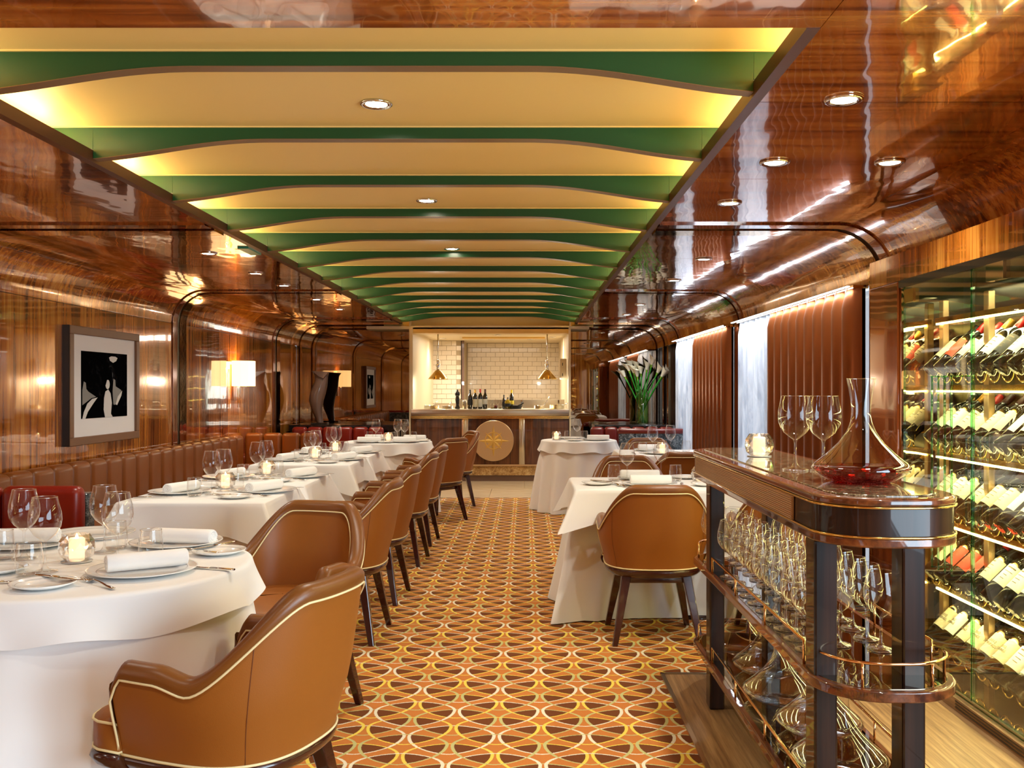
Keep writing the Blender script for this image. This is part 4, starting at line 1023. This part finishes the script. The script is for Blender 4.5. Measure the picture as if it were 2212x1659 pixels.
def square_dress(hx, hy, zt, zh, corner_drop, corner_flare, amp, waves, seed):
    lift = 0.014 if zh > 0.1 else 0.006
    P = rect_path(hx, hy, 0.018, 22); rnd = random.Random(seed); N = len(P); ph = rnd.uniform(0, 6)
    rows = [[(x * s_, y * s_, zt) for x, y, *_ in P] for s_ in (0.001, 0.5, 0.985)]
    rows.append([(x, y, zt - 0.006) for x, y, *_ in P])
    cidx = [i for i, p in enumerate(P) if p[4] > 0.99]
    for q in range(1, 10):
        f = q / 9; row = []
        for i, (x, y, nx, ny, c) in enumerate(P):
            dmin = min(math.hypot(x - P[j][0], y - P[j][1]) for j in cidx)
            near = max(0.0, 1 - dmin / (0.30 if zh < 0.1 else 0.20)); g = near ** 1.6
            fold = math.cos(dmin * 52) * near ** 0.6 * (0.62 if zh < 0.1 else 0.2)
            w_ = math.sin(i * waves + ph) * (1 - near)
            out = f * (lift + amp * w_ + corner_flare * g + corner_flare * fold * 0.5 * f)
            # near a corner the cloth swings towards the diagonal
            jx, jy = (1 if x > 0 else -1), (1 if y > 0 else -1); dx, dy = nx * (1 - g) + jx * 0.72 * g, ny * (1 - g) + jy * 0.72 * g
            row.append((x + dx * out, y + dy * out, zt - 0.006 + (zh - zt + 0.006 - corner_drop * g) * f))
        rows.append(row)
    return rows
def dress(kind, x, y, dims, lb_t, lb_c, gt, gc, seed, drop=0.115, uy=None, fl=0.075):
    zt = 0.745
    t = thing('dining_table', lb_t, 'table', (x, y, 0), 0, gt)
    if kind == 'round':
        r = dims
        MB().lathe([(0.001, 0.705), (r - 0.01, 0.705), (r - 0.01, 0.735), (0.001, 0.735)], 32).build('tabletop', 'walnut_gloss', t)
        MB().grid(round_dress(r - 0.004, 0, 0.004, 12, 0.058, 0.075, seed, zt - 0.003, 0.75), True, True).build('under_cloth', 'linen', t)
        c = MB().grid(round_dress(r, 0, zt - drop, 9, 0.028, 0.030, seed + 3, zt, 1.2), True, True).build('tablecloth', 'linen')
    else:
        hx, hy = dims
        MB().box(-hx + 0.01, hx - 0.01, -hy + 0.01, hy - 0.01, 0.705, 0.735).build('tabletop', 'walnut_gloss', t)
        MB().grid(square_dress(hx - 0.006, (uy or hy) - 0.006, zt - 0.003, 0.006, 0.0, fl, 0.007, 0.55, seed), True, True).build('under_cloth', 'linen', t)
        c = MB().grid(square_dress(hx, hy, zt, zt - drop - 0.045, 0.07, 0.12, 0.004, 0.4, seed + 1), True, True).build('tablecloth', 'linen')
    MB().lathe([(0.22, 0.0), (0.22, 0.02), (0.05, 0.04), (0.04, 0.70)], 20).build('pedestal', 'walnut_gloss', t)
    c.location = (x, y, 0); tag(c, lb_c, 'tablecloth', gc)
TG = 'floor-length dressed dining tables'; CG = 'white top cloths'
dress('round', -1.40, 2.98, 0.525, 'nearest round dining table in a floor-length white under-cloth', 'white overcloth on the nearest round table', TG, CG, 3)
SQ = [4.935, 5.77, 7.17, 7.97]
for i, y in enumerate(SQ):
    nm = ['first', 'second', 'third', 'fourth'][i]
    dress('sq', -1.62, y, (0.365, 0.362), '%s square banquette table counted from the nearest round table' % nm, 'white overcloth on the %s square banquette table' % nm, TG, CG, 11 + i)
dress('round', -1.42, 9.87, 0.455, 'distant round dining table before the bright red booth', 'white overcloth on the round table before the bright red booth', TG, CG, 21)
dress('round', 0.58, 10.12, 0.405, 'tall-skirted round table near the kitchen counter, before the burgundy booth', 'scalloped white overcloth on the round table near the burgundy booth', TG, CG, 25)
dress('sq', 0.99, 5.52, (0.713, 0.365), 'long white-dressed window-side table behind the nearer brown chair', 'white overcloth on the long window-side table', TG, CG, 31, uy=0.2, fl=0.15)
dress('sq', 1.20, 8.15, (0.40, 0.37), 'small dressed table near the curtains, before the grey marble', 'white overcloth on the small table near the curtains', TG, CG, 35)

# ---------------------------------------------------------------- table ware
ZC = 0.7465
def lathe_part(nm, prof, n, mat, par, caps=(False, False)): return MB().lathe(prof, n, caps=caps).build(nm, mat, par)
g = thing('wine_glass', 'x', 'glass'); g.name = 'wine_glass'
bowl = [(0.0045, 0.092), (0.012, 0.097), (0.030, 0.112), (0.044, 0.135), (0.0475, 0.156), (0.046, 0.178), (0.040, 0.204), (0.0355, 0.225)]
lathe_part('bowl', bowl, 28, 'clear_glass', g)
lathe_part('rim', [(0.0352, 0.2245), (0.0360, 0.2262), (0.0346, 0.2262), (0.0352, 0.2245)], 28, 'rim_glass', g)
lathe_part('stem', [(0.0001, 0.003), (0.036, 0.0035), (0.038, 0.001), (0.036, 0.0045), (0.012, 0.010), (0.0052, 0.022), (0.0034, 0.05), (0.0036, 0.085), (0.0065, 0.094)], 20, 'clear_glass', g)
wineP = Proto(g)
g = thing('tumbler', 'x', 'glass')
lathe_part('wall', [(0.0001, 0.003), (0.030, 0.003), (0.036, 0.008), (0.0385, 0.030), (0.0375, 0.06), (0.0335, 0.094)], 28, 'clear_glass', g)
lathe_part('rim', [(0.0332, 0.0935), (0.0342, 0.0952), (0.0326, 0.0952), (0.0332, 0.0935)], 28, 'rim_glass', g)
lathe_part('base', [(0.0001, 0.001), (0.029, 0.001), (0.034, 0.006), (0.030, 0.009), (0.0001, 0.009)], 24, 'clear_glass', g)
tumP = Proto(g)
g = thing('candle_holder', 'x', 'candle')
def facets(r, n, layers):
    m = MB(); rows = []
    for i, (rr, z) in enumerate(layers):
        rows.append([(rr * r * math.cos(2 * PI * (k + 0.5 * (i % 2)) / n), rr * r * math.sin(2 * PI * (k + 0.5 * (i % 2)) / n), z) for k in range(n)])
    vs = [p for q in rows for p in q]; fs = []
    for i in range(len(rows) - 1):
        for k in range(n):
            a, b = i * n + k, i * n + (k + 1) % n; c, d = (i + 1) * n + k, (i + 1) * n + (k + 1) % n
            if i % 2 == 0: fs += [(a, b, c), (b, d, c)]
            else: fs += [(a, b, d), (a, d, c)]
    return m.add(vs, fs, False)
facets(0.056, 10, [(0.55, 0.002), (0.88, 0.018), (1.0, 0.042), (0.94, 0.066), (0.68, 0.088)]).build('crystal', 'crystal', g)
lathe_part('saucer', [(0.0001, 0.001), (0.046, 0.001), (0.048, 0.003), (0.0001, 0.003)], 24, 'porcelain', g)
lathe_part('candle', [(0.0001, 0.006), (0.023, 0.006), (0.024, 0.072), (0.0205, 0.076), (0.015, 0.072), (0.0001, 0.071)], 20, 'candle_wax', g)
lathe_part('flame', [(0.0001, 0.070), (0.005, 0.074), (0.0045, 0.080), (0.0001, 0.090)], 10, 'flame', g)
canP = Proto(g)
def plate(nm, r, cat, lab='x'):
    g = thing(nm, lab, cat)
    lathe_part('dish', [(0.0001, 0.004), (r * 0.62, 0.004), (r * 0.68, 0.007), (r * 0.97, 0.0155), (r, 0.0160), (r * 0.995, 0.013), (r * 0.62, 0.001), (0.0001, 0.0)], 48, 'porcelain', g)
    lathe_part('rim_line', [(r * 0.80, 0.0110), (r * 0.815, 0.0114)], 48, 'plate_line', g); return g
chaP = Proto(plate('charger_plate', 0.158, 'plate')); brdP = Proto(plate('bread_plate', 0.088, 'plate'))
def napkin():
    m = MB(); n = 22; L_ = 0.115
    def prof(k, s_): 
        a = 2 * PI * k / n; return (0.031 * s_ * math.cos(a), 0.026 * s_ * math.sin(a) + 0.026)
    xs = [-L_, -L_ + 0.004, -L_ * 0.5, 0, L_ * 0.5, L_ - 0.004, L_]
    m.grid([[(x, *prof(k, 0.93 if i in (0, 6) else 1)) for k in range(n)] for i, x in enumerate(xs)], True, True)
    for x in (-L_, L_): m.add([(x, *prof(k, 0.93)) for k in range(n)], [tuple(range(n))])
    folds = [MB().tube([(x, *prof(k, 0.86 - 0.75 * k / 54)) for k in range(55)], 0.0026, 5) for x in (-L_, L_)]   # the rolled layers shown at both ends
    m.tube([(-L_ + 0.002, 0.0310, 0.012), (L_ - 0.002, 0.0325, 0.010)], 0.0032, 6)
    t = thing('rolled_napkin', 'x', 'napkin'); m.build('roll', 'linen_napkin', t); [f_.build('fold', 'linen_napkin', t) for f_ in folds]; return t
napP = Proto(napkin())
def strip(pts, widths, th, mat_=None):
    """flat bent bar along x with the given half widths"""
    m = MB(); rows = []
    for (x, z), w_ in zip(pts, widths):
        rows.append([(x, -w_, z), (x, -w_ * 0.6, z + th), (x, w_ * 0.6, z + th), (x, w_, z), (x, 0, z - th * 0.5)])
    m.grid(rows, True, True); m.f.append((0, 1, 2, 3, 4)); m.sm.append(False); o = len(m.v) - 5; m.f.append((o + 4, o + 3, o + 2, o + 1, o)); m.sm.append(False)
    return m
t = thing('fork', 'x', 'cutlery')
strip([(-0.10, 0.003), (-0.095, 0.003), (-0.06, 0.0045), (-0.01, 0.009), (0.03, 0.010), (0.045, 0.004), (0.058, 0.003)], [0.004, 0.0085, 0.006, 0.003, 0.003, 0.009, 0.0115], 0.0022).build('handle', 'silver', t)
for i in range(4):
    y = -0.0093 + 0.0062 * i; MB().tube([(0.056, y, 0.004), (0.078, y, 0.0035), (0.098, y, 0.008)], [0.0022, 0.0018, 0.0009], 6).build('tine', 'silver', t)
forkP = Proto(t)
t = thing('knife', 'x', 'cutlery')
strip([(-0.11, 0.004), (-0.105, 0.004), (-0.05, 0.004), (-0.012, 0.004)], [0.006, 0.009, 0.007, 0.006], 0.004).build('handle', 'silver', t)
strip([(-0.012, 0.004), (0.0, 0.004), (0.05, 0.004), (0.085, 0.004), (0.10, 0.004)], [0.005, 0.009, 0.010, 0.008, 0.001], 0.0012).build('blade', 'silver', t)
knfP = Proto(t)
def spoonish(): pass
def put(P, nm, x, y, lb, g, rz=0, z=None, rot=None, sc_=None): return P.put((x, y, ZC if z is None else z), rz, lb, g, rot=rot, scale=sc_)
def setting_px(tn, gname, L):
    """things on a table placed from photograph pixels: kind, px, py, phrase, rotation"""
    for it in L:
        kd, px, py, ph = it[:4]; rz = R(it[4]) if len(it) > 4 else 0; x, y = at(px, py, ZC)
        place(kd, x, y, ph, tn, rz)
def place(kd, x, y, ph, tn, rz=0):
    if kd == 'wine': put(wineP, 'wine_glass', x, y, 'stemmed wine glass %s on %s' % (ph, tn), 'wine glasses on ' + tn)
    elif kd == 'tum': put(tumP, 'tumbler', x, y, 'short clear tumbler %s on %s' % (ph, tn), 'tumblers on ' + tn)
    elif kd == 'can': put(canP, 'candle_holder', x, y, 'lit crystal ball candle %s on %s' % (ph, tn), 'crystal candle holders')
    elif kd == 'cha': put(chaP, 'charger_plate', x, y, 'large white plate %s on %s' % (ph, tn), 'large plates on ' + tn)
    elif kd == 'brd': put(brdP, 'bread_plate', x, y, 'small white bread plate %s on %s' % (ph, tn), 'bread plates on ' + tn)
    elif kd == 'nap': put(napP, 'rolled_napkin', x, y, 'rolled white napkin %s on %s' % (ph, tn), 'napkins on ' + tn, rz, ZC + 0.0055)
    elif kd == 'frk': put(forkP, 'fork', x, y, 'silver fork %s on %s' % (ph, tn), 'cutlery on ' + tn, rz, ZC + 0.0005)
    elif kd == 'knf': put(knfP, 'knife', x, y, 'silver knife %s on %s' % (ph, tn), 'cutlery on ' + tn, rz, ZC)
    elif kd == 'bkn': put(knfP, 'knife', x, y, 'silver butter knife %s on %s' % (ph, tn), 'cutlery on ' + tn, rz, ZC + 0.0125, None, (0.9, 0.9, 0.9))
T1 = 'the nearest round table'
setting_px(T1, '', [
    ('cha', 308, 1236, 'in front of the closest tub chair'), ('nap', 318, 1232, 'on the plate nearest the camera', 32), ('brd', 94, 1268, 'closest to the camera', 0),
    ('bkn', 133, 1260, 'across the closest bread plate', -23), ('frk', 212, 1263, 'between the closest bread plate and large plate', 137), ('knf', 448, 1229, 'right of the closest large plate', 160),
    ('can', 166, 1213, 'in the middle'), ('wine', 52, 1208, 'farthest towards the booth'), ('wine', 97, 1236, 'between candle and closest bread plate'), ('wine', 226, 1194, 'just behind the candle'),
    ('wine', 254, 1219, 'behind the closest rolled napkin'), ('tum', 63, 1243, 'beside the closest bread plate'), ('tum', 326, 1207, 'behind the closest large plate'), ('tum', 250, 1186, 'behind the candle, partly hidden'),
    ('tum', 4, 1209, 'at the picture edge'), ('cha', 381, 1176, 'on the aisle side beyond the closest setting'), ('nap', 396, 1177, 'on the aisle-side far plate', -12), ('brd', 473, 1196, 'by the aisle edge'),
    ('bkn', 458, 1189, 'across the aisle-side bread plate', -123), ('frk', 418, 1192, 'beside the aisle-side bread plate', 160), ('cha', 60, 1179, 'on the booth side'), ('nap', 52, 1176, 'on the booth-side plate', 8),
    ('cha', 195, 1158, 'at the far edge'), ('brd', -8, 1236, 'cut by the picture edge'), ('knf', 18, 1259, 'at the lower picture corner', 18)])
def two_top(yc, tn):
    xc_ = -1.62
    for kd, dx, dy, ph, a in (('cha', 0.245, 0.12, 'on the aisle side', 0), ('nap', 0.23, 0.13, 'on the aisle-side plate', 62), ('brd', 0.16, -0.17, 'at the near edge', 0), ('bkn', 0.15, -0.16, 'across the near bread plate', 8), ('frk', 0.235, -0.10, 'between the near bread plate and large plate', -8),
            ('knf', 0.31, 0.29, 'beyond the aisle-side plate', 5), ('wine', 0.0, -0.03, 'nearest the centre line', 0), ('wine', 0.01, 0.13, 'beside the candle', 0), ('tum', -0.065, -0.10, 'on the banquette side', 0), ('tum', 0.07, 0.17, 'behind the napkin', 0),
            ('can', -0.03, 0.29, 'towards the far edge', 0), ('cha', -0.20, 0.06, 'on the banquette side', 0), ('nap', -0.19, 0.07, 'on the banquette-side plate', 70), ('brd', -0.16, 0.30, 'on the banquette side far corner', 0), ('knf', -0.25, -0.16, 'at the banquette-side near edge', 8)):
        place(kd, xc_ + dx, yc + dy, ph, tn, R(a))
for i, y in enumerate(SQ): two_top(y, 'the %s square banquette table' % ['first', 'second', 'third', 'fourth'][i])
TF = 'the round red-booth table'; cx_, cy_ = -1.42, 9.87
for kd, dx, dy, ph, a in (('cha', -0.16, -0.25, 'closest to the banquette', 0), ('nap', -0.16, -0.25, 'on the banquette-side plate', 0), ('cha', 0.20, -0.22, 'closest to the aisle chair', 0), ('nap', 0.20, -0.22, 'on the aisle-chair plate', 0),
        ('brd', 0.02, -0.33, 'at the near edge', 0), ('can', 0.0, 0.0, 'in the middle', 0), ('wine', -0.13, 0.02, 'on the banquette side', 0), ('wine', 0.09, 0.06, 'behind the candle', 0), ('wine', 0.17, 0.0, 'on the aisle side', 0),
        ('tum', -0.09, -0.08, 'before the candle', 0), ('tum', 0.07, -0.05, 'beside the candle', 0), ('tum', -0.2, 0.05, 'behind the first napkin', 0), ('cha', -0.18, 0.24, 'in front of the booth', 0), ('nap', -0.16, 0.22, 'on the booth-side plate', 0),
        ('cha', 0.24, 0.18, 'beside the farthest chair', 0), ('nap', 0.26, 0.14, 'by the farthest chair', -8), ('tum', 0.26, 0.02, 'before the farthest plate', 0), ('brd', 0.36, -0.06, 'at the aisle edge', 0)):
    place(kd, cx_ + dx, cy_ + dy, ph, TF, R(a))
TR = 'the round burgundy-booth table'; cx_, cy_ = 0.58, 10.12
for kd, dx, dy, ph, a in (('can', -0.24, -0.02, 'on the kitchen side', 0), ('wine', -0.02, -0.05, 'in the middle', 0), ('tum', -0.12, -0.02, 'left of the wine glass stem', 0), ('tum', 0.06, -0.02, 'right of the wine glass stem', 0),
        ('cha', 0.18, -0.08, 'under the big napkin', 0), ('nap', 0.20, -0.10, 'on the window-side plate', -4), ('brd', -0.06, -0.22, 'at the near edge', 0), ('cha', -0.08, 0.22, 'at the booth side', 0)):
    place(kd, cx_ + dx, cy_ + dy, ph, TR, R(a))
TW = 'the long window-side table'
for kd, x, y, ph, a in (('brd', 0.415, 5.42, 'at the near aisle corner', 0), ('bkn', 0.47, 5.46, 'across the near aisle bread plate', -30), ('frk', 0.545, 5.34, 'pointing away beside the near napkin', -75), ('frk', 0.52, 5.40, 'nearest the aisle bread plate', -78), ('tum', 0.535, 5.66, 'nearest the aisle', 0),
        ('wine', 0.61, 5.63, 'beside the aisle tumbler', 0), ('wine', 0.845, 5.86, 'at the far side', 0), ('tum', 0.90, 5.64, 'between napkin and candle', 0), ('cha', 0.71, 5.38, 'behind the brown chair back', 0), ('nap', 0.72, 5.40, 'behind the brown chair back', 0),
        ('cha', 0.72, 5.74, 'at the far chair', 0), ('nap', 0.70, 5.74, 'before the far chair', 0), ('can', 1.04, 5.60, 'beside the cart corner', 0), ('knf', 0.90, 5.42, 'before the second tumbler', 80), ('brd', 1.03, 5.36, 'below the candle', 0), ('brd', 0.98, 5.80, 'behind the candle', 0), ('tum', 1.25, 5.75, 'seen just over the cart end', 0)):
    place(kd, x, y, ph, TW, R(a))
TC = 'the small table near the curtains'
for kd, x, y, ph, a in (('wine', 1.10, 8.12, 'nearest the aisle', 0), ('wine', 1.28, 8.30, 'on the window side', 0), ('tum', 1.0, 8.0, 'nearest the aisle', 0), ('tum', 1.40, 8.2, 'on the window side', 0), ('can', 1.17, 8.04, 'in the middle', 0),
        ('cha', 1.16, 7.95, 'before the back-turned chair', 0), ('nap', 1.12, 8.35, 'before the marble-side chair', 0), ('cha', 1.12, 8.35, 'before the marble-side chair', 0), ('brd', 1.45, 7.98, 'at the window edge', 0), ('frk', 0.92, 7.95, 'at the aisle edge', 90)):
    place(kd, x, y, ph, TC, R(a))

# ---------------------------------------------------------------- drinks cart
EPX0, EPX1, EY0, EY1, EZ = 0.736, 1.106, 2.30, 4.27, 1.03
ct2 = thing('drinks_cart', 'dark lacquered drinks cart with marble top and two glass-laden shelves', 'cart', ((EPX0 + EPX1) / 2, (EY0 + EY1) / 2, 0))
hx, hy = (EPX1 - EPX0) / 2, (EY1 - EY0) / 2
def rr(hx_, hy_, r, n=12):
    P = []
    for (cx_, cy_), a0 in (((hx_ - r, hy_ - r), 0), ((-hx_ + r, hy_ - r), 90), ((-hx_ + r, -hy_ + r), 180), ((hx_ - r, -hy_ + r), 270)):
        for k in range(n + 1): a = R(a0 + 90 * k / n); P.append((cx_ + r * math.cos(a), cy_ + r * math.sin(a)))
    return P
def slab(nm, hx_, hy_, r, z0, z1, mat, par, bev=0.003, lab=None):
    P0, P1 = rr(hx_, hy_, r), rr(hx_ - bev, hy_ - bev, r)
    m = MB(); m.grid([[(x * 0.01, y * 0.01, z0) for x, y in P1], [(x, y, z0) for x, y in P1]], False, True)
    m.grid([[(x, y, z) for x, y in P1] if z in (z0, z1) else [(x, y, z) for x, y in P0] for z in (z0, z0 + bev * 0.5, z0 + bev, z1 - bev, z1 - bev * 0.5, z1)], True, True)
    m.grid([[(x, y, z1) for x, y in P1], [(x * 0.01, y * 0.01, z1) for x, y in P1]], False, True)
    return m.build(nm, mat, par, lab)
slab('top', hx, hy, 0.155, 1.008, EZ, 'walnut_top', ct2, 0.008)
slab('marble_inlay', hx - 0.045, hy - 0.045, 0.115, EZ - 0.004, EZ + 0.004, 'marble_brown', ct2, 0.003)
slab('apron', hx - 0.006, hy - 0.006, 0.15, 0.933, 1.008, 'walnut_gloss', ct2, 0.002)
slab('lower_moulding', hx - 0.001, hy - 0.001, 0.154, 0.908, 0.933, 'walnut_top', ct2, 0.006)
for z in (1.007, 0.934): 
    P = rr(hx - 0.001, hy - 0.001, 0.154); MB().tube([(x, y, z) for x, y in P], 0.003, 6, True).build('brass_line', 'brass', ct2)
rp = MB().box(-hx + 0.0, -hx + 0.004, -hy + 0.30, hy - 0.20, 0.938, 1.003).build('reeded_panel', 'champagne', ct2)
for k in range(11): MB().box(-hx - 0.003, -hx + 0.001, -hy + 0.302, hy - 0.202, 0.9395 + 0.0058 * k, 0.9433 + 0.0058 * k).build('reed', 'champagne', rp)
for sx in (-1, 1):
    for yy in (-hy + 0.175, hy - 0.42):
        xx = -0.145 if sx < 0 else 0.082
        MB().rbox(xx - 0.030, xx + 0.030, yy - 0.04, yy + 0.04, 0.004, 0.91, 0.006, 2, smooth=False).build('leg', 'walnut_gloss', ct2)
for z, nm in ((0.56, 'middle'), (0.20, 'bottom')):
    s_ = slab('shelf', hx, hy, 0.16, z - 0.028, z, 'walnut_top', ct2, 0.005, None)
    slab('glass_inlay', hx - 0.02, hy - 0.02, 0.14, z - 0.002, z + 0.0015, 'smoked_mirror', s_, 0.0005)
    zr = z + 0.062
    # end rails (curved) and side rails between the legs, each with its posts
    for sy in (-1, 1):
        P = [p for p in rr(hx - 0.022, hy - 0.022, 0.14, 10)]
        arcp = [(x, y) for x, y in P if (y * sy) > hy - 0.15]; arcp.sort(key=lambda p: math.atan2(p[0], p[1] * sy - (hy - 0.2)))
        r_ = MB().tube([(arcp[0][0], arcp[0][1], z), ] + [(x, y, zr) for x, y in arcp] + [(arcp[-1][0], arcp[-1][1], z)], 0.0042, 8).build('rail', 'gold_rail', ct2)
        for q in (len(arcp) // 3, 2 * len(arcp) // 3): MB().tube([(arcp[q][0], arcp[q][1], z), (arcp[q][0], arcp[q][1], zr)], 0.0038, 8).build('post', 'gold_rail', r_)
    for sx in (-1, 1):
        ya, yb = -hy + 0.24, hy - 0.49; x_ = sx * (hx - 0.014)
        r_ = MB().tube([(x_, ya, z), (x_, ya, zr), (x_, yb, zr), (x_, yb, z)], 0.0042, 8).build('rail', 'gold_rail', ct2)
        for q in (1, 2): yy = ya + (yb - ya) * q / 3; MB().tube([(x_, yy, z), (x_, yy, zr)], 0.0038, 8).build('post', 'gold_rail', r_)
# what stands on top
def top_at(px, py): return at(px, py, EZ + 0.004)
g = thing('wine_glass', 'x', 'glass')
bb = [(0.0045, 0.098), (0.014, 0.104), (0.036, 0.122), (0.052, 0.150), (0.0555, 0.172), (0.054, 0.195), (0.048, 0.222), (0.0445, 0.240)]
lathe_part('bowl', bb, 36, 'clear_glass', g)
lathe_part('rim', [(0.0442, 0.2395), (0.0452, 0.2412), (0.0436, 0.2412), (0.0442, 0.2395)], 36, 'rim_glass', g)
lathe_part('stem', [(0.0001, 0.003), (0.040, 0.0035), (0.042, 0.001), (0.040, 0.005), (0.014, 0.011), (0.006, 0.024), (0.0038, 0.055), (0.004, 0.090), (0.007, 0.100)], 24, 'clear_glass', g)
bigP = Proto(g)
x, y = top_at(1718, 1016); bigP.put((x, y, EZ + 0.004), 0, 'large wine glass on the cart top beside the candle', 'large wine glasses on the cart')
x, y = top_at(1779, 1018); bigP.put((x, y, EZ + 0.004), 0, 'large wine glass on the cart top beside the decanter', 'large wine glasses on the cart')
x, y = top_at(1640, 986); canP.put((x, y, EZ + 0.004), 0.2, 'lit crystal ball candle on the marble cart top', 'crystal candle holders')
dk = [(0.0001, 0.0), (0.075, 0.0), (0.10, 0.008), (0.132, 0.030), (0.137, 0.040), (0.125, 0.054), (0.095, 0.078), (0.062, 0.110), (0.040, 0.142), (0.029, 0.170), (0.026, 0.200), (0.029, 0.235), (0.034, 0.265), (0.0395, 0.292)]
g = thing('decanter', 'glass decanter of red wine on the marble cart top', 'decanter')
lathe_part('body', dk, 48, 'clear_glass', g)
lathe_part('rim', [(0.0392, 0.2915), (0.0402, 0.2935), (0.0386, 0.2935), (0.0392, 0.2915)], 40, 'rim_glass', g)
lathe_part('wine', [(0.0001, 0.004), (0.074, 0.004), (0.098, 0.012), (0.129, 0.031), (0.1345, 0.040), (0.132, 0.043), (0.0001, 0.043)], 48, 'wine_liquid', g)
x, y = top_at(1860, 1040); g.location = (x, y, EZ + 0.004)
g2 = thing('decanter', 'x', 'decanter')
lathe_part('body', dk, 40, 'clear_glass', g2); lathe_part('rim', [(0.0392, 0.2915), (0.0402, 0.2935), (0.0386, 0.2935), (0.0392, 0.2915)], 32, 'rim_glass', g2)
dcP = Proto(g2)
for i, yy in enumerate((2.72, 3.02, 3.33, 3.65, 3.96)):
    dcP.put((0.92 + (0.02 if i % 2 else -0.015), yy, 0.202), 0, 'empty wide decanter on the bottom cart shelf, %s from the near end' % ON[i], 'empty decanters on the bottom cart shelf', scale=(1.0, 1.0, 1.0))
n_ = 0
for r_i, xx in enumerate((0.800, 0.900, 1.005)):
    for j in range(13):
        yy = 2.67 + 0.114 * j + (0.05 if r_i == 1 else 0)
        if r_i != 1 and (abs(yy - 2.475) < 0.085 or abs(yy - 3.85) < 0.09): continue
        wineP.put((xx, yy, 0.5622), 0, 'wine glass on the middle cart shelf, %s row, %s from the near end' % (['aisle-side', 'centre', 'cabinet-side'][r_i], ON[j]), 'wine glasses on the middle cart shelf', scale=(1, 1, 0.98)); n_ += 1
